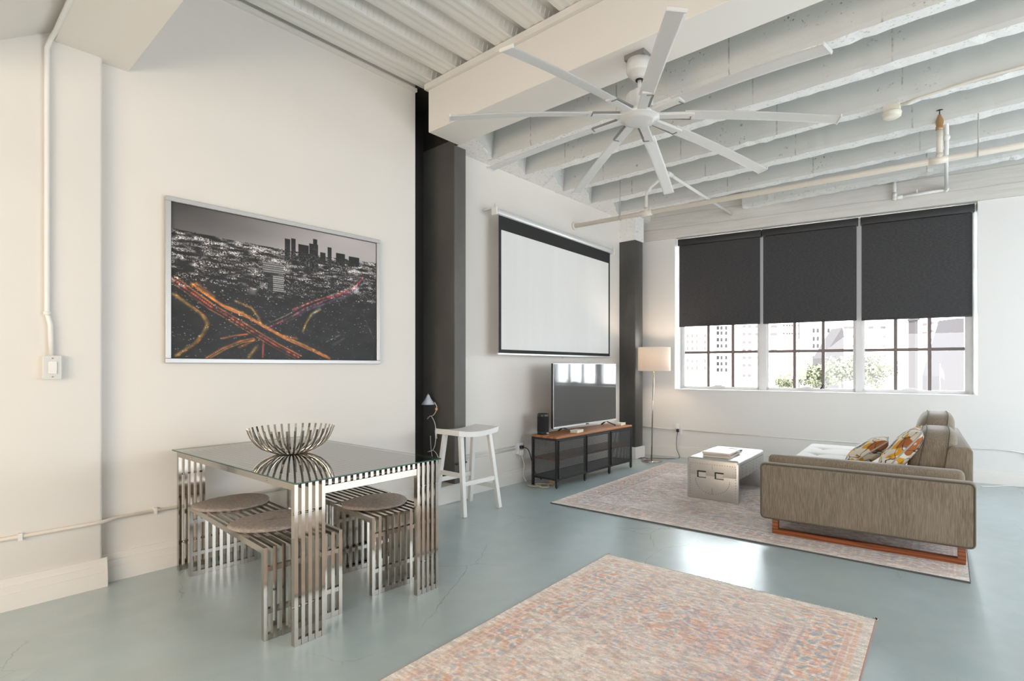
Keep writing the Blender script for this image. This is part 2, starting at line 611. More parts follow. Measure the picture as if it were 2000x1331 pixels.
wl = MB()
wl.box(-4.5, XL2, -3.3, 0.725, 0, 3.95)
wl.box(-4.5, XL2, 0.725, 2.919, 0, 3.95)
wl.box(-4.7, -4.5, 2.8, 3.5, 0, 3.95)
wl.box(-4.5, XTV, 3.386, 6.463, 0, 3.36)
wl.box(-4.7, -4.5, 3.4, 7.2, 0, 3.95)
wl = wl.build('wall_left', WALL)
tag(wl, 'cream painted side wall carrying the city print and the projector screen', 'wall', kind='structure')
MB().box(-4.40, -3.88, 3.250, 3.268, 3.36, 3.80).box(-4.40, -3.885, 2.925, 3.268, 3.80, 3.83).build('recess_lining', RECESS, wl)
MB().box(-4.49, XCOL, 3.248, 3.386, 0.0, 3.42).build('column', CHARCOL, wl, bevel=0.004, seg=1, label='charcoal painted steel column under the white beam')
MB().box(-4.3, XL1, -3.3, 0.730, 0, 3.95).build('pilaster', WALL, wl, bevel=0.014, seg=3)
MB().box(-4.49, -4.385, 2.922, 3.40, 0.0, 3.9).build('recess_panel', RECESS, wl, label='black painted recess between wall end and column')
MB().box(-4.40, -3.752, 6.283, 6.49, 0.16, 3.02).build('column', BLACKCOL, wl, bevel=0.012, seg=2, label='charcoal corner column beside the floor lamp')
MB().box(-4.40, -3.745, 6.275, 6.50, 3.02, 3.37).build('column_head', CONCR, wl, label='unpainted pale head of the corner column')
MB().box(-4.40, -3.735, 6.265, 6.52, 0.0, 0.16).build('plinth', TRIM, wl, bevel=0.004, seg=1)

wb = MB()
H0, H1 = 0.95, 3.085
S0, S1 = -0.099, 3.322
wb.prism([(-1.2, 0.02), (S0, 0.02), (-0.052, 0.25), (-0.052, 0.32), (-1.2, 0.32)], 0, 3.09)
wb.prism([(7.4, 0.02), (7.4, 0.32), (3.288, 0.32), (3.288, 0.25), (S1, 0.02)], 0, 3.09)
wb.box(S0, S1, 0.02, 0.32, 0, H0)
wb = wb.build('wall_back', WALLW, loc=(WO[0], WO[1], 0), rotz=WA)
tag(wb, 'white painted window wall with a wide opening', 'wall', kind='structure')
MB().box(-1.2, 7.4, -0.015, 0.34, 3.09, 3.95).build('lintel', LINTEL, wb, label='board-marked concrete beam above the window blinds')

wr = MB().box(3.7, 3.9, -3.4, 8.6, 0, 3.95).build('wall_right', REARW)
tag(wr, 'unseen brown wall beyond the right edge of the view', 'wall', kind='structure')
wf = MB().box(-4.7, 3.9, -3.6, -3.4, 0, 3.95).build('wall_front', REARW)
tag(wf, 'unseen brown wall behind the camera', 'wall', kind='structure')


def base_profile(mb, a, b, inward, h=0.15):
    """stepped baseboard between plan points a and b; inward is the unit plan vector into the room"""
    for t, z0, z1 in ((0.024, 0.0, 0.085), (0.019, 0.085, 0.125), (0.011, 0.125, h)):
        poly = [a, b, (b[0] + inward[0] * t, b[1] + inward[1] * t), (a[0] + inward[0] * t, a[1] + inward[1] * t)]
        mb.prism(poly, z0, z1)


bb = MB()
base_profile(bb, (XL1, -3.2), (XL1, 0.749), (1, 0), 0.165)
base_profile(bb, (XL2, 0.725), (XL2, 2.93), (1, 0), 0.165)
base_profile(bb, (XTV, 3.386), (XTV, 6.463), (1, 0))
bb = bb.build('baseboard_left', TRIM)
tag(bb, 'white stepped baseboard along the side wall', 'baseboard', kind='structure')
MB().box(-4.5, -3.886, 2.90, 3.41, 0, 0.165).build('plinth', TRIM, bb, bevel=0.004, seg=1, label='white boxed baseboard around the column foot')
bb = MB()
base_profile(bb, (-0.55, 0.02), (7.3, 0.02), (0, -1))
bb = bb.build('baseboard_back', TRIM, loc=(WO[0], WO[1], 0), rotz=WA)
tag(bb, 'white stepped baseboard under the window', 'baseboard', kind='structure')

# ceiling: an upper slab that carries joists, beams and the steel deck
ZJ = 3.36
cl = MB().box(-4.7, 3.9, 3.268, 8.9, ZJ + 0.36, 3.98).build('ceiling', CONC)
tag(cl, 'white painted concrete joist ceiling beside a galvanised steel deck', 'ceiling', kind='structure')
MB().box(-4.7, 3.9, -3.5, 3.268, 3.885, 3.98).build('deck_slab', DECK, cl)
joists = [(3.690, 0.125, -4.4), (4.215, 0.135, -4.4), (4.885, 0.115, -4.4), (5.485, 0.165, -4.4), (6.120, 0.13, -4.4), (6.830, 0.15, -2.47), (7.48, 0.13, 0.7)]
rj = random.Random(3)
for y, w, x0 in joists:
    mb = MB()
    n = 110
    xs = [x0 + (3.8 - x0) * i / n for i in range(n + 1)]
    prof = []
    for i, x in enumerate(xs):
        j1, j2, j3, j4 = [rj.gauss(0, 0.006) for _ in range(4)]
        if rj.random() < 0.12:
            j1 += rj.uniform(0.006, 0.018)
        prof.append([(x, y + rj.gauss(0, .0012), ZJ + 0.37), (x, y + rj.gauss(0, 0.0015), ZJ + 0.03), (x, y + 0.006 + abs(j1), ZJ + j2 * 0.5), (x, y + w - 0.006 - abs(j3), ZJ + j4 * 0.5), (x, y + w, ZJ + 0.03), (x, y + w, ZJ + 0.37)])
    vs = [p for r in prof for p in r]
    fs = []
    for i in range(n):
        for q in range(5):
            fs.append((i * 6 + q, i * 6 + q + 1, (i + 1) * 6 + q + 1, (i + 1) * 6 + q))
    fs.append((0, 1, 2, 3, 4, 5))
    mb.add(vs, fs)
    me = mb.mesh('joist', CONC)
    me.materials.append(CONCR)
    for p in me.polygons:
        if abs(p.normal.z) > 0.7:  # undersides get the bounce-lit tone
            p.material_index = 1
    link('joist', me, cl)
# splayed bearing ends of the joists along the side wall
for a, b in (((-3.634, 3.27), (-3.862, 3.712)), ((-3.66, 3.80), (-3.899, 4.230)), ((-3.64, 4.34), (-3.915, 4.90)), ((-3.65, 4.99), (-3.935, 5.50)), ((-3.69, 5.64), (-3.93, 6.13)), ((-3.70, 6.24), (-3.80, 6.9))):
    mb = MB()
    n = 10
    low, top = [], []
    for i in range(n + 1):
        f = i / n
        low.append((a[0] + (b[0] - a[0]) * f + rj.gauss(0, .006), a[1] + (b[1] - a[1]) * f, ZJ + rj.gauss(0, .004)))
        top.append((a[0] + (b[0] - a[0]) * f + 0.03, a[1] + (b[1] - a[1]) * f, ZJ + 0.37))
    bl, bt = [(-4.45, a[1], ZJ), (-4.45, b[1], ZJ)], [(-4.45, a[1], ZJ + .37), (-4.45, b[1], ZJ + .37)]
    vs = low + top + bl
    fs = [(i, i + 1, n + 1 + i + 1, n + 1 + i) for i in range(n)] + [tuple([2 * n + 2] + list(range(n + 1)) + [2 * n + 3])]
    mb.add(vs, fs)
    me = mb.mesh('joist_end', CONC)
    me.materials.append(CONCR)
    for p in me.polygons:
        if abs(p.normal.z) > 0.7:
            p.material_index = 1
    link('joist_end', me, cl)
# boxed white beam between deck and joists
MB().prism([(-3.875, 2.925), (-3.0, 2.930), (3.9, 2.950), (3.9, 3.272), (-3.878, 3.272)], 3.36, 3.735).build('beam', BEAMP, cl, bevel=0.004, seg=1, label='boxed white beam along the edge of the steel deck')
MB().box(-3.9, 3.9, 2.90, 2.945, 3.735, 3.785).build('beam_flange', BEAMP, cl)
MB().box(-4.06, 3.9, 0.528, 0.859, 3.057, 3.95).build('soffit_beam', BEAMP, cl, label='white boxed beam crossing the top left corner')
mb = MB().add([(-4.0, 0.535, 3.115), (3.8, 0.535, 3.115), (3.8, -0.05, 2.70), (-4.0, -0.05, 2.70)], [(0, 1, 2, 3)])
mb.box(-4.0, 3.8, -0.10, -0.05, 2.70, 3.9)
mb.build('sloped_soffit', WALL, cl)
# steel deck: one shared panel with a trapezoid flute and embossed webs
mb = MB()
Y0, Y1, ZD, DH, PT = 0.84, 3.08, 3.787, 0.085, 0.325
prof = [(0.0, DH), (0.058, DH), (0.083, 0.004), (0.120, 0.0), (0.150, 0.005), (0.157, 0.005), (0.187, 0.0), (0.217, 0.005), (0.224, 0.005), (0.252, 0.0), (0.242 + 0.025, 0.004), (0.292, DH), (0.325, DH)]
vs = [(x, y, z) for y in (Y0, Y1) for x, z in prof]
n = len(prof)
mb.add(vs, [(i, i + 1, n + i + 1, n + i) for i in range(n - 1)])
for yy in np.arange(Y0 + 0.03, Y1 - 0.02, 0.045):
    for xa, xb in ((0.062, 0.079), (0.271, 0.288)):
        xm = (xa + xb) / 2
        zz = [0.072, 0.018] if xa < 0.1 else [0.018, 0.072]
        mb.bar((xa, yy, zz[0]), (xb, yy, zz[1]), 0.012, 0.008, up=(1, 0, 1) if xa < 0.1 else (-1, 0, 1))
dm = mb.mesh('deck_panel', DECK, recalc=False)
for i in range(24):
    link('deck_panel', dm, cl, (-4.06 + i * PT - 0.0, 0, ZD))
MB().box(-4.06, -4.03, 0.86, 2.92, 3.768, 3.80).build('deck_angle', BEAMP, cl)

# ------------------------------------------------------------------ windows
TW_ = 0.22
def ws(v):
    return 2.23 + (v - 2.23) * 1.0096
bays = [(ws(0.002), ws(1.012), (ws(0.345), ws(0.679))), (ws(1.128), ws(2.128), (ws(1.454), ws(1.787))), (ws(2.232), ws(3.233), (ws(2.561), ws(2.894)))]
rows = [0.995, 1.475, 1.955, 2.435, 3.06]
vert_w = 0.036
for i, (a, b, vs_) in enumerate(bays):
    wn = thing('window_%d' % (i + 1), ('left bay of the steel window beside the floor lamp', 'middle bay of the steel window above the coffee table', 'right bay of the steel window above the sofa')[i], 'window', (WO[0], WO[1], 0), WA, 'bays of the steel window', 'structure')
    T = TW_
    f = MB()
    ft = 0.02
    f.box(a - ft, a + 0.012, T - 0.03, T + 0.03, 0.965, 3.08)
    f.box(b - 0.012, b + ft, T - 0.03, T + 0.03, 0.965, 3.08)
    f.box(a - ft, b + ft, T - 0.03, T + 0.03, 0.955, 0.995)
    f.box(a - ft, b + ft, T - 0.03, T + 0.03, 3.05, 3.08)
    f.build('frame', WINF, wn)
    for sv in vs_:
        MB().box(sv - vert_w / 2, sv + vert_w / 2, T - 0.02, T + 0.02, 0.995, 3.05).build('muntin', MUNT, wn)
    for zz in rows[1:-1]:
        MB().box(a, b, T - 0.018, T + 0.018, zz - 0.018, zz + 0.018).build('muntin', MUNT, wn)
    cols = [a, *vs_, b]
    for c in range(3):
        for r_ in range(4):
            MB().box(cols[c], cols[c + 1], T - 0.003, T + 0.003, rows[r_], rows[r_ + 1]).build('pane', PANE, wn)
    mid = (vs_[0] + vs_[1]) / 2 - 0.02
    MB().box(mid - 0.09, mid + 0.09, T - 0.05, T - 0.028, 0.985, 1.005).box(mid - 0.05, mid + 0.05, T - 0.06, T - 0.03, 1.0, 1.018).build('latch', WINF, wn)
    if i == 1:
        MB().bar((mid + 0.16, T - 0.05, 0.99), (mid + 0.20, T - 0.07, 1.05), 0.012, 0.012).build('crank_handle', BLACK, wn)
# mullions, jambs and sill between the bays
ms = MB()
for a, b in ((1.032, 1.108), (2.148, 2.212)):
    ms.box(ws(a) - .004, ws(b) + .004, 0.165, 0.30, 0.955, 3.085)
ms.box(-0.06, ws(0.002) - .018, 0.195, 0.25, 0.95, 3.085)
ms.box(ws(3.233) + .018, 3.30, 0.195, 0.25, 0.95, 3.085)
ms.box(S0, S1, 0.012, 0.30, 0.935, 0.957)
ms = ms.build('trim_1', WINF, loc=(WO[0], WO[1], 0), rotz=WA)
tag(ms, 'white mullions and sill framing the window bays', 'window trim', kind='structure')

# roller blinds
for i, (a, b, z0, lab) in enumerate(((-0.048, 1.042, 1.840, 'dark grey roller blind over the window bay nearest the floor lamp'), (1.080, 2.156, 1.838, 'dark grey roller blind over the middle window bay'), (2.208, 3.281, 1.833, 'dark grey roller blind over the window bay above the sofa'))):
    bl = thing('roller_blind', lab, 'blind', W((a + b) / 2, 0.0, 3.03), WA, 'roller blinds at the window')
    h = (b - a) / 2
    ex0 = h + 0.006 if i else h + 0.006
    MB().box(-h - 0.012, h + 0.018, 0.028, 0.10, -0.048, 0.042).build('cassette', BLINDC, bl, bevel=0.006)
    MB().box(-h, h, 0.068, 0.070, z0 - 3.03, -0.03).build('fabric', BLIND, bl)
    MB().box(-h, h, 0.062, 0.076, z0 - 3.03 - 0.004, z0 - 3.03 + 0.022).build('hem_bar', BLIND, bl, bevel=0.003)

# ------------------------------------------------------------------ beyond the window: street, buildings, trees (hazy and sunlit)
CA, SA = math.cos(YAW), math.sin(YAW)


def at(u, v, d):
    la = (u - CXP) * d / FPX
    return (la * CA - d * SA, la * SA + d * CA, CAMH + (HYP - v) * d / FPX)


BRICKP = simple('pink_stucco', (0.62, 0.52, 0.49), 0.9)
BRICKW = simple('white_stucco', (0.70, 0.66, 0.63), 0.9)
BRICKG = simple('dark_masonry_and_shade', (0.018, 0.015, 0.017), 0.9)  # dark masonry; also paints facade shade and shadows
WDARK = simple('facade_window', (0.020, 0.020, 0.022), 0.6, 0, 0.1)
WPALE = simple('pale_facade_window', (0.050, 0.044, 0.044), 0.6, 0, 0.1)
ASPH = simple('pale_asphalt', (0.45, 0.44, 0.42), 0.9)
LEAF = simple('sunlit_leaves', (0.066, 0.071, 0.040), 0.7)
BARK = simple('bark', (0.30, 0.25, 0.20), 0.9)
ZG = -11.0
gr = MB().box(-420, 420, 12, 520, ZG - 0.5, ZG).build('street', ASPH)
tag(gr, 'pale sunlit street far below the window', 'street', kind='structure')


def building(label, u0, u1, vtop, d, mat, wins, wmat, thick=9, wz=(2.0, 1.3)):
    a, b = Vector(at(u0, 700, d)), Vector(at(u1, 700, d))
    a.z = b.z = ZG
    L = (b - a).length
    ang = math.atan2(b.y - a.y, b.x - a.x)
    top = at(u0, vtop, d)[2] - ZG
    o = thing('building', label, 'building', a, ang)
    MB().box(0, L, 0, thick, 0, top).build('facade', mat, o)
    MB().box(-0.4, L + 0.4, -0.5, thick, top, top + 0.8).build('cornice', mat, o)
    me = MB().box(-wz[1] / 2, wz[1] / 2, -0.12, 0.10, -wz[0] / 2, wz[0] / 2).mesh('window', wmat)
    for (u, v) in wins:
        s = (u - u0) / (u1 - u0) * L
        z = at(u0, v, d)[2] - ZG
        link('window', me, o, (s, 0, z))
    return o


building('pale far building with paired dark windows behind the leftmost panes', 1322, 1394, 560, 262, BRICKW,
         [(u, v) for v in (656, 668, 681, 705, 719) for u in (1343, 1352, 1361, 1377)], WPALE, wz=(1.7, 1.1))
building('tall pale far building with four columns of dark windows', 1393, 1433, 540, 285, BRICKW,
         [(u, v) for v in (631, 641, 651, 664, 676, 699, 711, 723) for u in (1402, 1409, 1418, 1425)], WDARK, wz=(1.9, 1.2))
building('broad pink far building with thin window rows left of the first mullion', 1436, 1522, 520, 236, BRICKP,
         [(u, v) for v in (638, 653, 669, 684, 699, 714) for u in (1453, 1464, 1478, 1508, 1514)] + [(1453, 734), (1464, 734), (1509, 735)], WPALE, wz=(1.2, 1.5))
building('pink far building with rows of tiny dotted windows', 1524, 1577, 530, 250, BRICKP,
         [(u, v) for v in (636, 652, 668, 698, 714) for u in (1531, 1537, 1542, 1547, 1555, 1560, 1565)], WDARK, wz=(0.9, 0.6))
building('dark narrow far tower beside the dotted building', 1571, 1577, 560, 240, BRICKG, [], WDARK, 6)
building('white far building with paired windows above the street trees', 1579, 1640, 530, 232, BRICKW,
         [(u, v) for v in (646, 662, 676, 700) for u in (1589, 1597, 1618, 1628)], WDARK, wz=(1.9, 1.0))
building('pale far building behind the second mullion', 1641, 1752, 510, 225, BRICKP,
         [(u, v) for v in (640, 658, 676, 695, 713, 732) for u in (1652, 1662, 1701, 1724, 1738)], WPALE, wz=(1.0, 2.1))
building('pink far building with dark corner shadow in the right panes', 1756, 1812, 500, 215, BRICKP,
         [(u, v) for v in (634, 651, 667, 699, 715, 732) for u in (1783, 1806)], WPALE, wz=(1.3, 1.8))
building('dark narrow strip painting a facade shadow in the right bay', 1787, 1793, 626, 205, BRICKG, [], WDARK, 4)  # dark slab standing in for a shadow strip on the facade
building('pink far building at the right edge of the window', 1813, 1842, 500, 220, BRICKP,
         [(u, v) for v in (631, 647, 664, 698) for u in (1820, 1833)], WPALE, wz=(1.0, 1.4))
# gabled block at right and a triangular shadow; dark grey paints their shade
for (lab, u0, u1, ub, v0, v1, d) in (('gabled far block in the right bay of the window, shade painted grey', 1838, 1905, 1872, 735, 622, 150), ('triangular facade shadow behind the street trees, built as a small gable', 1607, 1648, 1645, 700, 640, 190)):
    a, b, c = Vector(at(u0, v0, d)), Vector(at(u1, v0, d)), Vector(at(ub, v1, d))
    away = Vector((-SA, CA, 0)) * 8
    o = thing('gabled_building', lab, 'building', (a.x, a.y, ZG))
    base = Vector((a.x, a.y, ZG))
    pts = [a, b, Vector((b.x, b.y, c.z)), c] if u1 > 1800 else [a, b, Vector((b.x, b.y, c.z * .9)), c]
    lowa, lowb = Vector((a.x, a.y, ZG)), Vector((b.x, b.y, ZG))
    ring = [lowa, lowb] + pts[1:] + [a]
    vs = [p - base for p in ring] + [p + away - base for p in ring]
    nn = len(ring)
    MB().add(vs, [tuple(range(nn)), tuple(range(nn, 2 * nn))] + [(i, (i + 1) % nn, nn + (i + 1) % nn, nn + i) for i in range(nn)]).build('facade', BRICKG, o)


def tree(label, u, v, d, r, seed):
    p = at(u, v, d)
    o = thing('street_tree', label, 'tree', (p[0], p[1], ZG), 0, 'street trees below the window')
    rr = random.Random(seed)
    h = p[2] - ZG
    MB().tube([(0, 0, 0), (0.1, 0, h * 0.5), (0, 0.1, h)], [0.35, 0.25, 0.1], 8).build('trunk', BARK, o)
    vs, fs = [], []
    blobs = [(rr.gauss(0, r * .5), rr.gauss(0, r * .45), h + rr.uniform(-r * .6, r * .55), rr.uniform(.35, .6) * r) for _ in range(16)]
    for bx, by, bz, br in blobs:
        for _ in range(110):
            q = Vector((rr.gauss(0, 1), rr.gauss(0, 1), rr.gauss(0, 1))).normalized() * br * rr.uniform(.75, 1.05)
            c = Vector((bx, by, bz)) + q
            e1 = Vector((rr.gauss(0, 1), rr.gauss(0, 1), rr.gauss(0, 1))).normalized() * 0.28
            e2 = e1.cross(q).normalized() * 0.2
            i0 = len(vs)
            vs += [c - e1, c + e2, c + e1, c - e2]
            fs.append((i0, i0 + 1, i0 + 2, i0 + 3))
    m_ = MB().add(vs, fs)
    f_ = m_.build('foliage', LEAF, o, recalc=False)
    f_['kind'] = 'stuff'


tree('leafy tree below the window left of the second mullion', 1585, 735, 105, 2.6, 1)
tree('fuller leafy tree just left of the second mullion', 1640, 724, 100, 3.4, 2)
tree('leafy tree just right of the second mullion', 1706, 728, 100, 3.6, 3)
tree('low shrubby tree beneath the dotted building', 1530, 745, 110, 1.9, 4)
fg = thing('street_flag', 'small red flag hanging beside the grey gable outside', 'flag', at(1836, 745, 120))
MB().bar((0, 0, -4), (0, 0, 4.0), 0.12, 0.12).build('pole', simple('flag_pole', (0.5, 0.5, 0.5), 0.4), fg)
MB().add([(0, 0, 3.6), (0.7, 0.2, 2.2), (0.9, 0, 0.2), (0.1, 0, 1.0)], [(0, 1, 2, 3)]).build('cloth', simple('red_cloth', (0.09, 0.02, 0.025), 0.8), fg)

# ------------------------------------------------------------------ raster prints (rugs and the city print) as vertex colours
RNG = np.random.default_rng(11)


def vnoise(h, w, cy, cx):
    g = RNG.random((int(cy) + 2, int(cx) + 2))
    y = np.linspace(0, cy, h, endpoint=False); x = np.linspace(0, cx, w, endpoint=False)
    yi, xi = y.astype(int), x.astype(int)
    fy, fx = (y - yi)[:, None], (x - xi)[None, :]
    fy, fx = fy * fy * (3 - 2 * fy), fx * fx * (3 - 2 * fx)
    a, b = g[yi][:, xi], g[yi][:, xi + 1]
    c, d = g[yi + 1][:, xi], g[yi + 1][:, xi + 1]
    return a * (1 - fy) * (1 - fx) + b * (1 - fy) * fx + c * fy * (1 - fx) + d * fy * fx


def tolin(a):
    a = np.clip(a, 0, 1)
    return np.where(a <= 0.04045, a / 12.92, ((a + 0.055) / 1.055) ** 2.4)


def raster_mesh(name, img, fn, mat):
    """grid mesh with one vertex per pixel; fn(u, v) arrays -> xyz arrays; img in sRGB 0..1"""
    h, w, _ = img.shape
    u, v = np.meshgrid(np.linspace(0, 1, w), np.linspace(0, 1, h))
    x, y, z = fn(u, v)
    co = np.stack([x, y, z], -1).reshape(-1, 3).astype(np.float32)
    idx = np.arange(h * w).reshape(h, w)
    q = np.stack([idx[:-1, :-1], idx[:-1, 1:], idx[1:, 1:], idx[1:, :-1]], -1).reshape(-1, 4)
    me = bpy.data.meshes.new(name)
    me.vertices.add(h * w)
    me.vertices.foreach_set('co', co.ravel())
    me.loops.add(q.size)
    me.loops.foreach_set('vertex_index', q.ravel().astype(np.int32))
    me.polygons.add(len(q))
    me.polygons.foreach_set('loop_start', (np.arange(len(q)) * 4).astype(np.int32))
    me.update(calc_edges=True)
    ca = me.color_attributes.new('Col', 'FLOAT_COLOR', 'POINT')
    c4 = np.ones((h * w, 4), np.float32)
    c4[:, :3] = tolin(img.reshape(-1, 3))
    ca.data.foreach_set('color', c4.ravel())
    me.materials.append(mat)
    return me


def city_print(w=440, h=300):
    U, V = np.meshgrid(np.linspace(0, 1, w), np.linspace(0, 1, h))
    img = np.zeros((h, w, 3))
    hz = 0.165 + 0.02 * np.sin(U * 3) + 0.006 * (vnoise(h, w, 1, 30) - .5)
    sky = 0.30 + 0.42 * np.clip(U * 1.5 - 0.08 + V * 1.2, 0, 1) + 0.05 * (vnoise(h, w, 10, 6) - .5)
    g = 0.12 + 0.07 * vnoise(h, w, 24, 20)
    depth = np.clip((V - hz) / (1 - hz), 0, 1)
    dens = np.clip(1.0 - depth * 2.1, 0.03, 1) * (0.45 + 0.75 * vnoise(h, w, 7, 9))
    dens *= np.where(U < 0.45, 1.15, 0.8)
    sp = RNG.random((h, w))
    lit = (sp < dens * 0.62) * (0.35 + 0.65 * RNG.random((h, w)))
    lit *= np.clip(vnoise(h, w, 90, 30) * 2.2 - .55, 0, 1.25)
    lit = np.maximum(lit, 0.8 * np.roll(lit, 1, 1) * (RNG.random((h, w)) > .35))
    city = g + lit * (0.62 + 0.25 * (1 - depth))
    blk = vnoise(h, w, 34, 24)
    city += np.clip(blk - 0.72, 0, 1) * 1.4 * (depth < .45) * (depth > .05)
    city *= 1 - 0.35 * np.clip(depth - .5, 0, 1)
    base = np.where(V < hz, sky, city)
    for i, t in enumerate((1.0, 0.97, 0.97)):
        img[..., i] = base * t
    towers = [(0.481, 0.099, 0.51, 0.262), (0.514, 0.089, 0.537, 0.256), (0.551, 0.123, 0.604, 0.285), (0.608, 0.102, 0.655, 0.318), (0.628, 0.063, 0.651, 0.15), (0.667, 0.155, 0.696, 0.242), (0.708, 0.105, 0.731, 0.268), (0.754, 0.139, 0.807, 0.24), (0.831, 0.15, 0.893, 0.221)]
    wn = (RNG.random((h, w)) < 0.16) * 0.32
    for x0, y0, x1, y1 in towers:
        mk = (U > x0) & (U < x1) & (V > y0) & (V < y1)
        img[mk] = (0.12 + wn[mk] * np.clip((V[mk] - y0) * 9, 0.1, 1))[:, None]
    for x0, y0, x1, y1, lv in ((0.376, 0.30, 0.477, 0.374, .62), (0.425, 0.385, 0.477, 0.503, .70), (0.40, 0.40, 0.425, 0.50, .3)):
        mk = (U > x0) & (U < x1) & (V > y0) & (V < y1)
        st = 0.72 + 0.28 * np.sign(np.sin(V * 420))
        img[mk] = (lv * st[mk] * (0.8 + .3 * RNG.random(mk.sum())))[:, None]

    def stroke(pts, col, wd, gain, dash=0.0):
        pts = np.array(pts)
        ax, ay = 1.45, 1.0
        d = np.full((h, w), 9.0); T = np.zeros((h, w)); acc = 0.0
        for p, q in zip(pts[:-1], pts[1:]):
            e = (q - p) * (ax, ay); L = np.hypot(*e)
            X, Y = (U - p[0]) * ax, (V - p[1]) * ay
            t = np.clip((X * e[0] + Y * e[1]) / (L * L + 1e-9), 0, 1)
            dd = np.hypot(X - t * e[0], Y - t * e[1])
            better = dd < d
            T = np.where(better, acc + t * L, T); d = np.minimum(d, dd); acc += L
        k_ = np.exp(-(d / wd) ** 2) * gain * (.45 + .75 * vnoise(h, w, 40, 40)) * (.55 + .45 * np.sin(d / wd * 9) ** 2)
        if dash:
            k_ = k_ * (0.45 + 0.55 * (np.sin(T * dash + 7 * np.sin(T * 13)) > 0.1))
        img[...] = img + k_[..., None] * np.array(col)
    ORG, RED, MAG, YEL, BLU = (1.0, .52, .18), (1.0, .30, .22), (.85, .32, .45), (.95, .70, .22), (.40, .55, .65)
    H1_ = [(0, .487), (.065, .559), (.152, .652), (.236, .721), (.339, .814), (.442, .903), (.551, .986)]
    H2_ = [(.082, .518), (.199, .636), (.3, .694), (.379, .759), (.477, .836), (.597, .907), (.72, .988)]
    R1_ = [(.916, .306), (.862, .406), (.749, .483), (.628, .546), (.521, .627)]
    R2_ = [(.916, .324), (.835, .44), (.708, .523), (.589, .607), (.499, .694), (.4, .773)]
    L1_ = [(.005, .588), (.065, .654), (.117, .715), (.137, .771), (.117, .84), (.088, .899), (.016, .986)]
    def off(P, dx, dy):
        return [(a + dx, b + dy) for a, b in P]
    for P, col, wd, gn, ds in ((H1_, RED, .007, .85, 90), (off(H1_, .012, -.012), ORG, .006, .7, 0), (off(H1_, -.008, .016), ORG, .005, .6, 60), (H2_, ORG, .008, .75, 0), (off(H2_, .01, .018), ORG, .005, .7, 0), (off(H2_, -.012, -.016), YEL, .006, .45, 40),
                               (R1_, RED, .006, .8, 110), (R2_, MAG, .007, .75, 120), (off(R2_, .012, .014), (.55, .25, .55), .006, .5, 60), (off(R1_, 0, .05), BLU, .008, .35, 30), (off(R2_, -.01, -.02), (.9, .85, .8), .004, .5, 80),
                               (L1_, YEL, .009, .6, 0), (off(L1_, .01, 0), ORG, .006, .5, 50),
                               ([(.134, .998), (.199, .933), (.274, .879), (.333, .856)], ORG, .007, .8, 0), ([(.15, .998), (.215, .935), (.29, .885), (.335, .87)], YEL, .004, .7, 0), ([(.199, .864), (.249, .841), (.306, .827)], ORG, .006, .7, 0), ([(.255, .599), (.326, .64), (.359, .709), (.366, .739)], YEL, .008, .6, 0),
                               ([(.574, .786), (.589, .729), (.62, .648), (.667, .609)], YEL, .008, .65, 0), ([(.62, .66), (.66, .60)], BLU, .012, .55, 0), ([(.313, .99), (.346, .917)], YEL, .011, .75, 0), ([(.379, .874), (.376, .989)], RED, .006, .7, 0), ([(.274, .92), (.339, .866)], ORG, .009, .6, 0), ([(.077, .519), (.094, .507), (.163, .582)], ORG, .01, .6, 0),
                               ([(.477, .826), (.543, .843)], ORG, .008, .6, 0), ([(.70, .86), (.78, .80)], (.7, .7, .7), .006, .6, 70), ([(.74, .88), (.80, .83)], (.6, .6, .6), .01, .35, 0), ([(.92, .62), (.985, .82)], (.6, .6, .6), .004, .4, 50)):
        stroke(P, col, wd, gn, ds)
    for _ in range(70):
        x, y = RNG.random() * .98, .45 + RNG.random() * .5
        stroke([(x, y), (x + .002, y)], (1, 1, .95), .003, .8 * RNG.random())
    return np.clip(img, 0.05, 1)


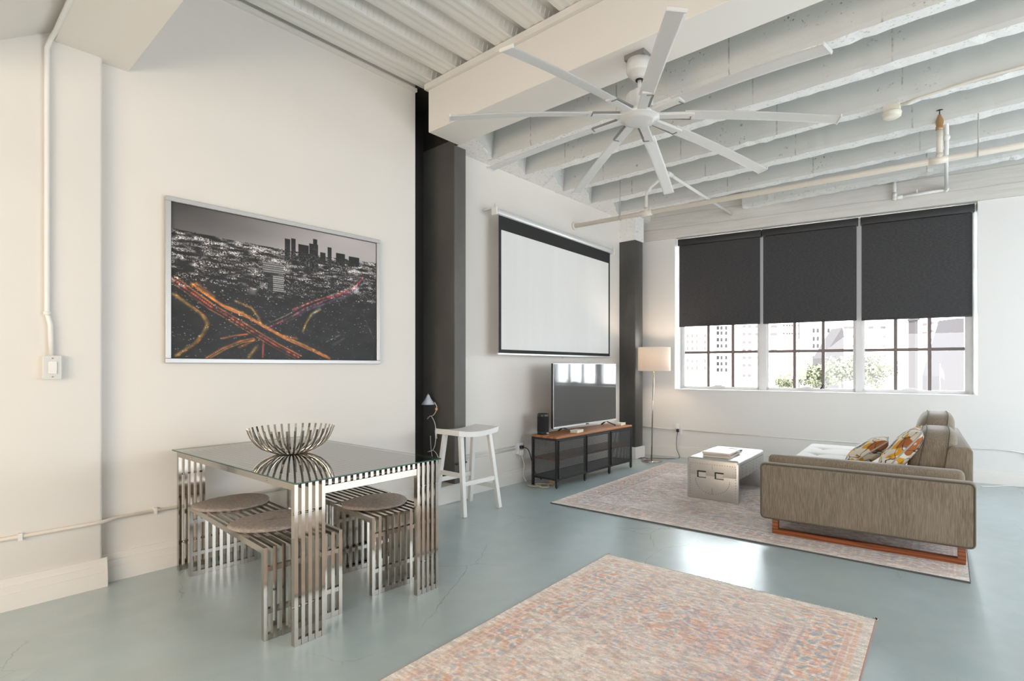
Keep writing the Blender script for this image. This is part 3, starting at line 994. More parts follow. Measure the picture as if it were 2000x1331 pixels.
def rug_raster(w, h, wm, lm, pal, cream, fade, seed, bfloor=0.0):
    """faded oriental pattern: mirrored lattice field inside three border bands; metres wm x lm"""
    global RNG
    RNG = np.random.default_rng(seed)
    x, y = np.meshgrid(np.linspace(-wm / 2, wm / 2, w), np.linspace(-lm / 2, lm / 2, h))
    wx = (vnoise(h, w, 30, 22) - .5) * .03; wy = (vnoise(h, w, 30, 22) - .5) * .03
    a, b = np.abs(x + wx), np.abs(y + wy)
    ed = np.minimum(wm / 2 - np.abs(x), lm / 2 - np.abs(y))
    img = np.ones((h, w, 3)) * np.array(cream)
    def lay(mask, col, al=1.0):
        k_ = (mask * al)[..., None]
        img[...] = img * (1 - k_) + np.array(col) * k_
    def st(v, t, s=0.08):
        return np.clip((v - t) / s, 0, 1)
    field = st(ed, .30, .004)
    f1 = np.sin(a * 31 + 2.2 * np.sin(b * 13)) * np.sin(b * 27 + 2 * np.sin(a * 17)) + .5 * (vnoise(h, w, lm * 26, wm * 26) - .5)
    f2 = np.sin(a * 83 + 3 * np.sin(b * 37)) * np.cos(b * 77 + 2.5 * np.sin(a * 41))
    f3 = np.sin(np.hypot(a * 1.3, b) * 48 + 2 * f1)
    f4 = vnoise(h, w, lm * 42, wm * 42)
    z1, z2 = vnoise(h, w, 4, 3), vnoise(h, w, 5, 4)
    lay(field * st(z1, .55, .3), pal[4], .45); lay(field * st(z2, .6, .25), pal[3], .5)
    lay(field * st(f1, .30), pal[0], .6)
    lay(field * st(-f1, .35), pal[1], .6)
    lay(field * st(f2, .45), pal[2], .75)
    lay(field * st(-f2, .5), pal[3], .7)
    lay(field * st(f3 * f2, .35), pal[4], .6)
    lay(field * st(f4, .72), pal[5], .6)
    along = np.where(wm / 2 - np.abs(x) < lm / 2 - np.abs(y), b, a)
    m = st(ed, .10, .004) * (1 - st(ed, .27, .004))
    g1 = np.sin(along * 48) * np.cos((ed - .185) * 62 + 2 * np.sin(along * 24)) + .5 * (vnoise(h, w, lm * 30, wm * 30) - .5)
    g2 = np.sin(along * 75 + 2 * np.sin(ed * 60)) * np.cos(ed * 90)
    lay(m, pal[6], .35)
    lay(m * st(g1, .3), pal[0], .8); lay(m * st(-g1, .35), pal[3], .75); lay(m * st(g2, .4), pal[2], .75); lay(m * st(-g2, .5), pal[5], .6)
    for c_, wd, col in ((.285, .010, pal[1]), (.085, .010, pal[0]), (.055, .008, pal[2]), (.27, .006, pal[5])):
        lay(1 - st(np.abs(ed - c_), wd, .004), col, .65)
    m2 = st(ed, .02, .004) * (1 - st(ed, .085, .004))
    lay(m2 * st(np.sin(along * 95) * np.cos(ed * 80), .2), pal[1], .5)
    fd = np.clip(vnoise(h, w, 4, 3) * .6 + vnoise(h, w, 14, 10) * .45 + vnoise(h, w, 60, 45) * .35 - fade, 0, 1)
    fd = np.clip(fd * 1.6, 0.12, 0.92)
    fd = np.where(ed < .30, np.maximum(fd, bfloor), fd)[..., None]
    img = img * fd + np.array(cream) * (1 - fd)
    fine = vnoise(h, w, h / 2.2, w / 7.0) - .5
    img = img + fine[..., None] * .20 + (RNG.random((h, w, 1)) - .5) * .12
    ch = RNG.random((h, w))
    kk = (ch < .10)[..., None]
    pi = np.array(pal)[RNG.integers(0, len(pal), (h, w))]
    img = np.where(kk, img * .45 + pi * .55, img)
    return np.clip(img, 0, 1)


def rug_mat(name):
    k = M(name, (0.6, 0.5, 0.45), 0.92, 0, 0.12)
    k.attr()
    k.mix(k.math('MULTIPLY', k.ramp(k.noise(240, 2), 0.45, 0.7), 0.25), (0.62, 0.57, 0.50))
    k.b.inputs['Sheen Weight'].default_value = 0.5
    k.b.inputs['Sheen Roughness'].default_value = 0.4
    k.bump(k.noise(260, 2), 0.5, 0.004)
    return k.m


def make_rug(name, label, loc, rot, wm, lm, res, pal, cream, fade, seed, edge_mat, thick=0.009):
    o = thing(name, label, 'rug', loc, rot)
    w, h = int(wm / res), int(lm / res)
    img = rug_raster(w, h, wm, lm, pal, cream, fade, seed, 0.62 if wm > 2 else 0.3)
    me = raster_mesh('pile', img, lambda u, v: ((u - .5) * wm, (v - .5) * lm, np.full_like(u, thick)), rug_mat(name + '_wool'))
    link('pile', me, o)
    MB().box(-wm / 2 - .004, wm / 2 + .004, -lm / 2 - .004, lm / 2 + .004, 0.001, thick - 0.0008).build('backing', edge_mat, o)
    return o


PAL2 = [(.85, .62, .56), (.87, .73, .68), (.89, .68, .52), (.62, .65, .69), (.82, .68, .69), (.68, .61, .63), (.90, .82, .76)]
PAL1 = [(.66, .42, .38), (.74, .62, .57), (.76, .58, .44), (.44, .48, .57), (.66, .53, .55), (.42, .42, .50), (.76, .70, .65)]
EDGE2 = simple('coral_rug_edge', (0.52, 0.27, 0.22), 0.9)
EDGE1 = simple('dark_rug_edge', (0.10, 0.095, 0.09), 0.9)
# front rug: far left corner (-1.978, 2.943), far right (-0.422, 3.029)
a_ = R(2.6)
rc = (-1.200 + 1.15 * math.sin(a_), 2.986 - 1.15 * math.cos(a_), 0)
r2 = make_rug('area_rug', 'faded coral and cream oriental rug on the bare floor in front', rc, a_, 1.56, 2.30, 0.0042, PAL2, (.885, .85, .815), .36, 5, EDGE2)
mb = MB()
for i in range(230):
    x = -.778 + 1.556 * i / 229 + random.gauss(0, .002)
    mb.bar((x, 1.150, .006), (x + random.gauss(0, .003), 1.150 + random.uniform(.012, .026), .003), .005, .004)
for sx in (-.785, .785):
    for q in range(6):
        mb.bar((sx, 1.15, .006), (sx + random.gauss(0, .012), 1.15 + random.uniform(.015, .035), .006), .005, .004)
fr = mb.build('fringe', simple('cream_fringe', (0.62, 0.56, 0.47), 0.9), r2)
fr['kind'] = 'stuff'
a_ = R(2.5)
c0 = Vector((-3.148, 3.756)); ex = Vector((math.cos(a_), math.sin(a_))); ey = Vector((-math.sin(a_), math.cos(a_)))
cc = c0 + ex * 1.545 + ey * 1.27
r1 = make_rug('area_rug', 'large pale grey patterned rug under the sofa and coffee table', (cc.x, cc.y, 0), a_, 3.09, 2.54, 0.0075, PAL1, (.80, .78, .76), .24, 9, EDGE1, 0.011)  # pale wool, lightened further to carry the window glare

# ------------------------------------------------------------------ framed city print
X0 = -4.058
art = thing('framed_print', 'large silver-framed print of a city at night with orange traffic trails', 'picture', (X0, 1.79, 1.822))
hw, hh, ft = 0.752, 0.528, 0.030
def pf(mb, y0, y1, z0, z1):
    mb.box(0.0, 0.034, y0, y1, z0, z1)
for nm, (y0, y1, z0, z1) in dict(a=(-hw, hw, hh - ft, hh), b=(-hw, hw, -hh, -hh + ft), c=(-hw, -hw + ft, -hh + ft, hh - ft), d=(hw - ft, hw, -hh + ft, hh - ft)).items():
    mb = MB(); pf(mb, y0, y1, z0, z1); mb.build('frame_rail', FRAMEG, art, bevel=0.003, seg=1)
MB().box(0.001, 0.016, -hw + ft * .5, hw - ft * .5, -hh + ft * .5, hh - ft * .5).build('backing_board', SLOT, art)
pw, ph = hw - ft - .004, hh - ft - .004
k = M('city_print_ink', (0.2, 0.2, 0.2), 0.45, 0, 0.35); k.attr(); k.bump(k.noise(200, 2), 0.03, 0.001)
me = raster_mesh('printed_canvas', city_print(), lambda u, v: (np.full_like(u, 0.020), -pw + 2 * pw * u, ph - 2 * ph * v), k.m)
link('printed_canvas', me, art)

# ------------------------------------------------------------------ glass dining table on chrome slats
tb = thing('dining_table', 'glass-topped dining table on polished steel slat frame below the city print', 'table', (-2.440, 1.108, 0), R(1.2))
TL, TW, TH = 1.51, 0.815, 0.738
NS = 26
sw = 0.0165
pt = (TW - sw) / (NS - 1)
fw = 0.030
me_leg = MB()
me_leg.box(-TL, 0, -sw / 2, sw / 2, TH - fw, TH)
me_leg.box(-fw, 0, -sw / 2, sw / 2, 0, TH - fw)
me_leg.box(-TL, -TL + fw, -sw / 2, sw / 2, 0, TH - fw)
me_leg = me_leg.mesh('slat', CHROME)
me_top = MB().box(-TL, 0, -sw / 2, sw / 2, TH - fw, TH).mesh('slat', CHROME)
for i in range(NS):
    y = sw / 2 + i * pt
    link('slat', me_leg if i < 5 or i >= NS - 5 else me_top, tb, (0, y, 0))
g5 = 4 * pt + sw
for x0, x1 in ((-fw + .002, -.003), (-TL + .003, -TL + fw - .002)):
    MB().box(x0 - (.004 if x0 > -1 else 0), x1, g5 - .012, TW - g5 + .012, TH - fw - 0.040, TH - fw - 0.001).build('apron', CHROME, tb, bevel=0.002, seg=1)
    for y0, y1 in ((0.002, g5 - .002), (TW - g5 + .002, TW - .002)):
        MB().box(x0, x1, y0, y1, 0.001, 0.027).build('foot_bar', CHROMED, tb)
        for z in (0.60, 0.175):
            MB().cyl(((x0 + x1) / 2, y0, z), ((x0 + x1) / 2, y1, z), 0.006, n=8).build('spacer_rod', CHROMED, tb)
sc_ = MB()
for x in (-.28, -1.27):
    sc_.cyl((x, -.003, TH - .015), (x, .002, TH - .015), .006, n=10)
for z in (0.6, 0.175):
    sc_.cyl((-.015, -.004, z), (-.015, .002, z), .006, n=10)
sc_.build('screw_heads', CHROMED, tb)['kind'] = 'stuff'
gt = MB().box(-TL - .075, .022, -.004, TW + .004, TH + .0015, TH + .0085)
me = gt.mesh('glass_top', TABLEG)
me.materials.append(GEDGE)
for p in me.polygons:
    if abs(p.normal.z) < 0.5:
        p.material_index = 1
link('glass_top', me, tb)


# ------------------------------------------------------------------ slatted benches
def make_bench(label, L, loc, rot, n=10, wdt=0.372, h=0.432):
    o = thing('slatted_bench', label, 'bench', loc, rot, 'steel slat benches at the dining table')
    p_ = (wdt - .0175) / (n - 1)
    s = MB()
    s.box(-L, 0, -.00875, .00875, h - .030, h)
    s.box(-.030, 0, -.00875, .00875, 0, h - .030)
    s.box(-L, -L + .030, -.00875, .00875, 0, h - .030)
    s = s.mesh('slat', CHROME)
    for i in range(n):
        link('slat', s, o, (0, .00875 + i * p_, 0))
    for x0, x1 in ((-.028, -.002), (-L + .002, -L + .028)):
        for z0, z1, nm in ((.318, .340, 'cross_bar'), (.122, .144, 'cross_bar'), (.001, .027, 'foot_bar')):
            MB().box(x0, x1, .002, wdt - .002, z0, z1).build(nm, CHROMED, o)
    MB().cyl((-L / 2, .002, h - .02), (-L / 2, wdt - .002, h - .02), .006, n=8).build('spacer_rod', CHROMED, o)
    return o


make_bench('long polished steel slat bench with two grey felt pads', 1.185, (-2.600, 1.043, 0), R(-2.2))
make_bench('short steel slat bench with one felt pad under the table near the white stool', 0.455, (-2.648, 1.622, 0), R(-3.0))
make_bench('short steel slat bench without pad behind the padded short one', 0.455, (-3.128, 1.668, 0), R(-3.0))


def pad(label, c, r, rot, seed):
    rr = random.Random(seed)
    ph_ = [rr.uniform(0, 6.28) for _ in range(6)]
    def rad(a):
        return r * (1 + .015 * math.sin(3 * a + ph_[0]) + .01 * math.sin(7 * a + ph_[1]))
    mb = MB()
    n, rings = 48, [(0.0, .017), (.35, .018), (.7, .019), (.9, .018), (.97, .014), (1.0, .008), (.98, .001), (.6, .0)]
    vs = []
    for f, z in rings:
        for q in range(n):
            a = 2 * PI * q / n
            vs.append((max(f, .001) * rad(a) * math.cos(a), max(f, .001) * rad(a) * math.sin(a), z + (.004 * math.sin(2 * a + ph_[2]) * f if z > .01 else 0) + (rr.gauss(0, .0008) if z > .005 else 0)))
    fs = [(i * n + q, i * n + (q + 1) % n, (i + 1) * n + (q + 1) % n, (i + 1) * n + q) for i in range(len(rings) - 1) for q in range(n)]
    mb.add(vs, fs, True)
    o = mb.build('seat_pad', FELT, None, c, rot)
    tag(o, label, 'seat pad', 'round felt seat pads')
    return o


pad('round grey felt pad at the wall end of the long bench', (-3.60, 1.262, .433), .203, 0.2, 1)
pad('round grey felt pad at the near end of the long bench behind the table leg', (-3.005, 1.245, .433), .200, 1.4, 2)
pad('round grey felt pad on the short bench', (-2.93, 1.815, .433), .190, 2.2, 3)

# ------------------------------------------------------------------ strip bowl on the table
bw = thing('strip_bowl', 'open steel bowl of curved strips standing on the glass table', 'bowl', (-3.283, 1.475, TH + .0087))
br, bh, nst = .236, .155, 36
mb = MB()
pr = [(.045, 0), (.075, .0015), (.095, .005), (.128, .019), (.160, .036), (.182, .056), (.203, .082), (.2165, .105), (.226, .128), (.2315, .145), (.2345, .155)]
for (r0, z0), (r1_, z1) in zip(pr[:-1], pr[1:]):
    d0 = .0075 if z0 > 0 else .006
    vs = []
    for r_, z_ in ((r0, z0), (r1_, z1)):
        for sy in (-1, 1):
            for th_ in (0, .0035):
                vs.append((r_ + (th_ if True else 0), sy * .0060 * (.6 + .4 * r_ / br), z_ - th_ * .6 + .004))
    mb.add(vs, [(0, 1, 5, 4), (2, 6, 7, 3), (0, 4, 6, 2), (1, 3, 7, 5)])
mb.add([(pr[-1][0], -.0052, pr[-1][1] + .004), (pr[-1][0], .0052, pr[-1][1] + .004), (pr[-1][0] + .0035, .0052, pr[-1][1] + .002), (pr[-1][0] + .0035, -.0052, pr[-1][1] + .002)], [(0, 1, 2, 3)])
sm_ = mb.mesh('strip', CHROME)
for i in range(nst):
    link('strip', sm_, bw, (0, 0, 0), 2 * PI * i / nst)
MB().lathe([(0.001, .0), (.05, .0), (.056, .003), (.056, .007), (.05, .010), (.001, .010)], n=28).build('base_plate', CHROMED, bw)

# ------------------------------------------------------------------ white saddle stool
st = thing('bar_stool', 'white painted wooden saddle-seat bar stool beside the charcoal column', 'stool', (-3.62, 3.156, 0))
def saddle(u, v):
    x = (-.165 + .33 * u); y = (-.235 + .47 * v)
    return x, y
mb = MB()
NU, NV = 10, 18
def sz(v):
    return .705 + .024 * (2 * v - 1) ** 2
topg = [(-.160 + .32 * i / NU, -.232 + .464 * j / NV, sz(j / NV)) for j in range(NV + 1) for i in range(NU + 1)]
botg = [(x * .985, y * .985, z - .042 - .004) for x, y, z in topg]
b = len(topg)
fs = []
for j in range(NV):
    for i in range(NU):
        p = j * (NU + 1) + i
        fs.append((p, p + 1, p + NU + 2, p + NU + 1))
        fs.append((b + p, b + p + NU + 1, b + p + NU + 2, b + p + 1))
for j in range(NV):
    for i in (0, NU):
        p = j * (NU + 1) + i; q = p + NU + 1
        fs.append((p, q, b + q, b + p))
for i in range(NU):
    for j in (0, NV):
        p = j * (NU + 1) + i
        fs.append((p, p + 1, b + p + 1, b + p))
mb.add(topg + botg, fs)
me = mb.mesh('seat', WHITEWOOD, smooth=True)
me.set_sharp_from_angle(angle=R(40))
link('seat', me, st)
tops = {(sx, sy): (sx * .105, sy * .165, .672) for sx in (-1, 1) for sy in (-1, 1)}
feet = {(sx, sy): (sx * .195, sy * .205, 0.0) for sx in (-1, 1) for sy in (-1, 1)}
for key in tops:
    MB().bar(feet[key], tops[key], .038, .038, up=(0, 1, 0)).build('leg', WHITEWOOD, st, bevel=0.003, seg=1)
def along(key, z):
    f = z / .672
    a, b_ = feet[key], tops[key]
    return tuple(a[i] + (b_[i] - a[i]) * f for i in range(3))
for k1, k2, z in (((1, -1), (1, 1), .27), ((-1, -1), (-1, 1), .27), ((-1, -1), (1, -1), .34), ((-1, 1), (1, 1), .19)):
    MB().bar(along(k1, z), along(k2, z), .022, .038).build('stretcher', WHITEWOOD, st, bevel=0.002, seg=1)

# ------------------------------------------------------------------ media bench with mesh doors
mbn = thing('media_bench', 'black mesh metal media bench with oiled pine top under the television', 'tv bench', (-3.467, 4.232, 0), R(-0.1))
BL_, BD, BH = 1.492, .355, .540
MB().box(-BD, 0, 0, BL_, BH - .022, BH).build('wooden_top', PINE, mbn, bevel=0.003, seg=1)
MB().box(-BD + .02, -.015, .015, BL_ - .015, .285, .303).build('wooden_shelf', PINE, mbn)
posts = [.012, .508, .996, BL_ - .012]
for y in posts:
    MB().box(-.024, -.002, y - .012, y + .012, 0.012, BH - .022).build('front_post', BLACK, mbn)
    MB().cyl((-.013, y, 0), (-.013, y, .014), .010, n=10).build('foot', BLACKP, mbn)
for y in (posts[0], posts[-1]):
    MB().box(-BD + .002, -BD + .026, y - .012, y + .012, 0.0, BH - .022).build('back_post', BLACK, mbn)
fm = MB()
for z in (BH - .034, .092):
    for x in (-.013, -BD + .014):
        fm.bar((x, 0.012, z), (x, BL_ - .012, z), .018, .022)
    for y in (posts[0], posts[-1]):
        fm.bar((-BD + .014, y, z), (-.013, y, z), .018, .022)
fm.build('frame', BLACK, mbn)


def lattice(w, h, step, th, orient, origin):
    """expanded metal: two families of diagonal strands clipped to w x h"""
    mb = MB()
    k_ = 1.35
    def P(a, b):
        return (origin[0], origin[1] + a, origin[2] + b) if orient == 'yz' else ((origin[0] + a, origin[1], origin[2] + b) if orient == 'xz' else (origin[0] + a, origin[1] + b, origin[2]))
    for sgn in (1, -1):
        c = -h * k_ - w
        while c < w + h * k_:
            pts = []
            for b_ in (0, h):
                a_2 = c + sgn * b_ * (1 / k_)
                pts.append((a_2, b_))
            (a1, b1), (a2, b2) = pts
            t0, t1 = 0.0, 1.0
            da = a2 - a1
            for lo, hi in ((0, w),):
                ta, tb_ = (lo - a1) / da, (hi - a1) / da
                if ta > tb_:
                    ta, tb_ = tb_, ta
                t0, t1 = max(t0, ta), min(t1, tb_)
            if t1 - t0 > .01:
                p = (a1 + da * t0, b1 + h * t0); q = (a1 + da * t1, b1 + h * t1)
                mb.bar(P(*p), P(*q), th, th * .8, up=(1, 0, 0) if orient == 'yz' else ((0, 1, 0) if orient == 'xz' else (0, 0, 1)))
            c += step
    return mb


for i in range(3):
    y0, y1 = posts[i] + .014, posts[i + 1] - .014
    dr = MB()
    x = .002
    for z in (.105, BH - .047):
        dr.bar((x, y0, z), (x, y1, z), .010, .012)
    for y in (y0 + .006, y1 - .006):
        dr.bar((x, y, .10), (x, y, BH - .042), .012, .010)
    # rounded gussets in the upper corners
    for sy, yy in ((1, y0), (-1, y1)):
        arc = [(yy + sy * .055 * (1 - math.cos(t)), BH - .045 - .055 * (1 - math.sin(t))) for t in np.linspace(0, PI / 2, 7)]
        pl = [(yy, BH - .04)] + arc
        dr.prism(pl, -.001, .003, 'x')
        arc2 = [(yy + sy * .03 * (1 - math.cos(t)), .10 - .03 + .03 * (math.sin(t)) - .0) for t in np.linspace(0, PI / 2, 5)]
    d_ = dr.build('mesh_door' if i != 1 else 'front_frame', BLACK, mbn)
    l_ = lattice(y1 - y0, BH - .15, .0150, .0033, 'yz', (x, y0, .103)).build('wire_mesh', MESHB, d_, recalc=False)
    l_['kind'] = 'stuff'
    MB().cyl((.006, y0 + .01 if i else y1 - .01, .30), (.012, y0 + .01 if i else y1 - .01, .30), .006, n=8).build('knob', BLACK, d_)
    for sy, yy in ((1, posts[i]), (-1, posts[i + 1])):
        arc = [(yy + sy * (.012 + .05 * (1 - math.cos(t))), .085 - .05 * (1 - math.sin(t))) for t in np.linspace(0, PI / 2, 6)]
        MB().prism([(yy + sy * .012, .09)] + arc, -.014, -.010, 'x').build('corner_bracket', BLACK, mbn)
for y in (posts[0], posts[-1]):
    l_ = lattice(BD - .04, BH - .15, .0150, .0033, 'xz', (-BD + .02, y, .103)).build('side_mesh', MESHB, mbn, recalc=False)
    l_['kind'] = 'stuff'
l_ = lattice(BD - .03, BL_ - .03, .018, .004, 'xy', (-BD + .015, .015, .093)).build('bottom_mesh', MESHB, mbn, recalc=False)
l_['kind'] = 'stuff'

# television
tv = thing('television', 'large flat television with glossy black panel reflecting the window', 'television', (-3.650, 5.020, BH))
MB().box(-.035, -.006, -.622, .622, .055, .768).build('back_shell', BLACKP, tv, bevel=0.004, seg=1)
MB().box(-.006, 0.0, -.622, .622, .055, .768).build('bezel', HOUSING, tv, label='thin silver bezel')
MB().box(-.0005, .0015, -.617, .617, .075, .763).build('screen', TVG, tv)
MB().box(-.001, .002, -.03, .03, .056, .068).build('logo_bar', SLOT, tv)
for y in (-.44, .42):
    f = MB()
    f.bar((-.02, y, .058), (.085, y + .06, .006), .020, .014)
    f.bar((-.02, y, .058), (-.125, y + .06, .006), .020, .014)
    f.bar((-.02, y - .035, .06), (-.02, y + .035, .06), .03, .014)
    f.build('foot', BLACKP, tv, bevel=0.002, seg=1)
sp = thing('speaker', 'black cylindrical speaker at the left end of the media bench', 'speaker', (-3.745, 4.335, BH))
MB().lathe([(.001, 0), (.060, 0), (.062, .01), (.062, .215), (.058, .226), (.001, .228)], n=28).build('cabinet', BLACKP, sp)
MB().lathe([(.0625, .03), (.0632, .035), (.0632, .19), (.0625, .195)], n=28).build('grille', simple('speaker_cloth', (0.010, 0.010, 0.014), 0.9), sp)
MB().box(.055, .0645, -.018, .018, .006, .022).build('badge', CHROMED, sp)
for (y, x, lab) in ((4.685, -3.550, 'small cream box on the media bench beside the left television foot'), (5.60, -3.565, 'small cream box at the far end of the media bench')):
    b_ = thing('small_box', lab, 'box', (x, y, BH), R(8), 'cream boxes on the media bench')
    MB().box(-.045, .045, -.07, .07, 0, .022).build('body', simple('cream_card_%d' % int(y), (0.72, 0.66, 0.55), 0.6), b_, bevel=0.002, seg=1)
    MB().box(-.046, .046, -.071, .071, .022, .030).build('lid', simple('pale_card_%d' % int(y), (0.80, 0.76, 0.68), 0.6), b_)

# ------------------------------------------------------------------ projector screen
ps = thing('projector_screen', 'pulled-down white projector screen with black borders above the television', 'projector screen', (-3.905, 4.875, 0), R(3.05))
HZ = 2.842
mb = MB()
pr = [(.030 * math.cos(t) + .0, .034 * math.sin(t)) for t in np.linspace(0, 2 * PI, 14, endpoint=False)]
mb.prism([(a, b_ + HZ) for a, b_ in pr], -1.15, 1.165, 'y')
mb.build('housing', HOUSING, ps, smooth=None)
for y in (-1.165, 1.165):
    MB().box(-.04, .032, y - .012, y + .012, HZ - .042, HZ + .036).build('end_cap', WHITEP, ps, bevel=0.005, seg=1)
    MB().box(-.155 if y < 0 else -.036, -.03, y - .01, y + .01, HZ + .02, HZ + .032).bar((-.0, y, HZ + .03), (-.0, y, HZ + .07), .008, .008).build('bracket', HOUSING, ps)
F0, F1, FZ0, FZ1 = -1.108, 1.098, 1.412, 2.815
BT = .036
MB().box(-.003, 0, F0, F1, 2.668, FZ1).build('top_border', SCREENB, ps)
MB().box(-.003, 0, F0, F0 + BT, FZ0, 2.668).build('side_border', SCREENB, ps)
MB().box(-.003, 0, F1 - BT, F1, FZ0, 2.668).build('side_border', SCREENB, ps)
MB().box(-.003, 0, F0 + BT, F1 - BT, FZ0, FZ0 + BT).build('bottom_border', SCREENB, ps)
MB().box(-.003, -.0005, F0 + BT, F1 - BT, FZ0 + BT, 2.668).build('white_surface', SCREENW, ps)
MB().box(-.010, .008, F0 - .02, F1 + .02, FZ0 - .02, FZ0 + .001).build('weight_bar', HOUSING, ps, bevel=0.004, seg=1)
MB().tube([(0, 0, FZ0 - .02), (0, 0, FZ0 - .05)], .004, 6).build('pull_tab', WHITEP, ps)

# ------------------------------------------------------------------ floor lamp
lp = thing('floor_lamp', 'lit floor lamp with pale drum shade in the corner by the window', 'lamp', (-3.500, 6.285, 0))
MB().lathe([(.001, 0), (.136, 0), (.140, .004), (.138, .012), (.10, .022), (.03, .028), (.001, .028)], n=36).build('base', CHROMED, lp)
MB().tube([(0, 0, .025), (.012, .008, .7), (.030, .022, 1.36)], .0095, 12).build('pole', CHROMED, lp)
mb = MB()
mb.lathe([(.214, 1.215), (.216, 1.217), (.216, 1.530), (.214, 1.532), (.212, 1.530), (.212, 1.217), (.214, 1.215)], (.030, .022, 0), n=48)
mb.build('shade', SHADE, lp)
mb = MB()
for a in (0, 2.09, 4.19):
    mb.tube([(.03, .022, 1.40), (.03 + .212 * math.cos(a), .022 + .212 * math.sin(a), 1.50)], .002, 6)
mb.build('shade_spider', CHROMED, lp)
MB().superell((.03, .022, 1.40), .032, .032, .045, 1, 1, 16, 10).build('bulb', BULB, lp)
light('lamp_glow', 'POINT', (-3.470, 6.307, 1.40), 24.0, (1.0, 0.76, 0.56), size=.05)

# ------------------------------------------------------------------ riveted aluminium coffee table
ct = thing('coffee_table', 'riveted aluminium coffee table with two recessed hatches on its end', 'coffee table', (-2.250, 4.735, 0.011), R(3.2))
CW, CLN, CH, SK = .500, .86, .392, .185


def rounded(w, h, r, n=6):
    pts = []
    for cx, cy, a0 in ((w - r, r, -PI / 2), (w - r, h - r, 0), (r, h - r, PI / 2), (r, r, PI)):
        for i in range(n + 1):
            a = a0 + PI / 2 * i / n
            pts.append((cx + r * math.cos(a), cy + r * math.sin(a)))
    return pts


MB().box(0, CW, 0, CLN, CH - SK, CH).build('top_shell', ALU, ct, bevel=0.026, seg=4)
for y0, y1 in ((.000, .030), (CLN - .030, CLN)):
    MB().box(.002, CW - .002, y0 + .001, y1 - .001, 0, CH - .03).build('end_panel', ALU, ct, bevel=0.008, seg=2)
rv = MB()
rs_ = random.Random(4)
def rivet(p, n):
    p, n = Vector(p), Vector(n)
    rv.tube([p, p + n * .0035], [.0042, .0026], 6)
for i in range(19):
    rivet((.035 + i * .0239, -.001 + .001, CH - .055), (0, -1, 0))
for i in range(12):
    rivet((CW - .03, 0, .04 + i * .025), (0, -1, 0)); rivet((.03, 0, .04 + i * .025), (0, -1, 0))
for i in range(22):
    a = PI + PI * i / 21
    rivet((CW / 2 + .165 * math.cos(a), 0, .19 + .13 * math.sin(a)), (0, -1, 0))
for i in range(9):
    rivet((CW / 2, 0, CH - .07 - i * .012 if i < 3 else .03 + .01 * i), (0, -1, 0))
for y in (.10, .22, .34, .46, .58, .70):
    for i in range(5):
        rivet((CW, y, CH - SK + .02 + i * .03), (1, 0, 0))
for i in range(28):
    rivet((CW, .05 + i * .028, CH - .045), (1, 0, 0))
rv.build('rivets', simple('dull_rivets', (0.30, 0.30, 0.30), 0.4, 0.8), ct)['kind'] = 'stuff'
for x in (.105, .275):
    h_ = MB()  # raised dark strips that paint the shade of a recess
    h_.box(x, x + .012, -.004, .002, .205, .27)
    h_.box(x + .012, x + .085, -.004, .002, .258, .27)
    h_.box(x + .012, x + .085, -.004, .002, .205, .211)
    h_.build('hatch_shade', SLOT, ct, label='dark edging painted as the shade of the square hatch recess')
    MB().box(x + .014, x + .083, -.002, .003, .212, .256).build('hatch_plate', ALU, ct)
for i, (dx, dy, rot, mt) in enumerate(((0, 0, .02, 0), (.008, .01, -.05, 1), (-.012, .006, .06, 2), (.004, -.008, -.02, 0))):
    mg = thing('magazine', ('magazine at the bottom of the stack on the coffee table', 'second magazine from the bottom on the coffee table', 'third magazine from the bottom on the coffee table', 'topmost pale magazine on the coffee table stack')[i], 'magazine', (-2.02 + dx, 5.02 + dy, .403 + i * .0115), R(4) + rot, 'magazines on the coffee table')
    MB().box(-.135, .135, -.165, .165, 0, .0015).box(-.135, .135, -.165, .165, .0095, .011).build('cover', PAPER[mt], mg)
    MB().box(-.132, .133, -.162, .162, .0015, .0095).build('pages', PAPER[0], mg)
rm = thing('remote_control', 'dark slim remote control on the coffee table behind the magazines', 'remote', (-2.02, 5.38, .403), R(75))
MB().box(-.02, .02, -.08, .08, 0, .016).build('case', simple('grey_remote', (0.12, 0.12, 0.13), 0.4), rm, bevel=0.004)
MB().box(-.013, .013, -.05, .06, .0155, .0175).build('keypad', BLACKP, rm)

# ------------------------------------------------------------------ sofa
sf = thing('sofa', 'olive brown corduroy sofa with wooden sled legs seen from its arm end', 'sofa', (-1.251, 4.098, 0.011), math.atan2(.080, .997))
AX0, AX1 = -.082, 1.222
MB().box(AX0, AX1, -.045, .055, .112, .535).build('arm', CORD, sf, bevel=0.030, seg=4)
wt = MB()
def loop(y, x0, x1, z0, z1, r=.03):
    pts = []
    for cx, cz, a0 in ((x1 - r, z0 + r, -PI / 2), (x1 - r, z1 - r, 0), (x0 + r, z1 - r, PI / 2), (x0 + r, z0 + r, PI)):
        for i in range(6):
            a = a0 + PI / 2 * i / 5
            pts.append((cx + r * math.cos(a), y, cz + r * math.sin(a)))
    return pts
wt.tube(loop(-.040, AX0 + .010, AX1 - .010, .122, .525), .0055, 6, True)
wt.build('arm_welt', WELT, sf)
MB().box(-.045, 1.170, .050, .165, .13, .585).build('inner_arm', CORD, sf, bevel=0.035, seg=4)
MB().box(-.06, 1.20, .150, 2.06, .095, .25).build('seat_base', CORD, sf, bevel=0.02, seg=2)
TU = [(x, y) for x in (.12, .42, .72) for y in (.55, .95, 1.35, 1.75)]
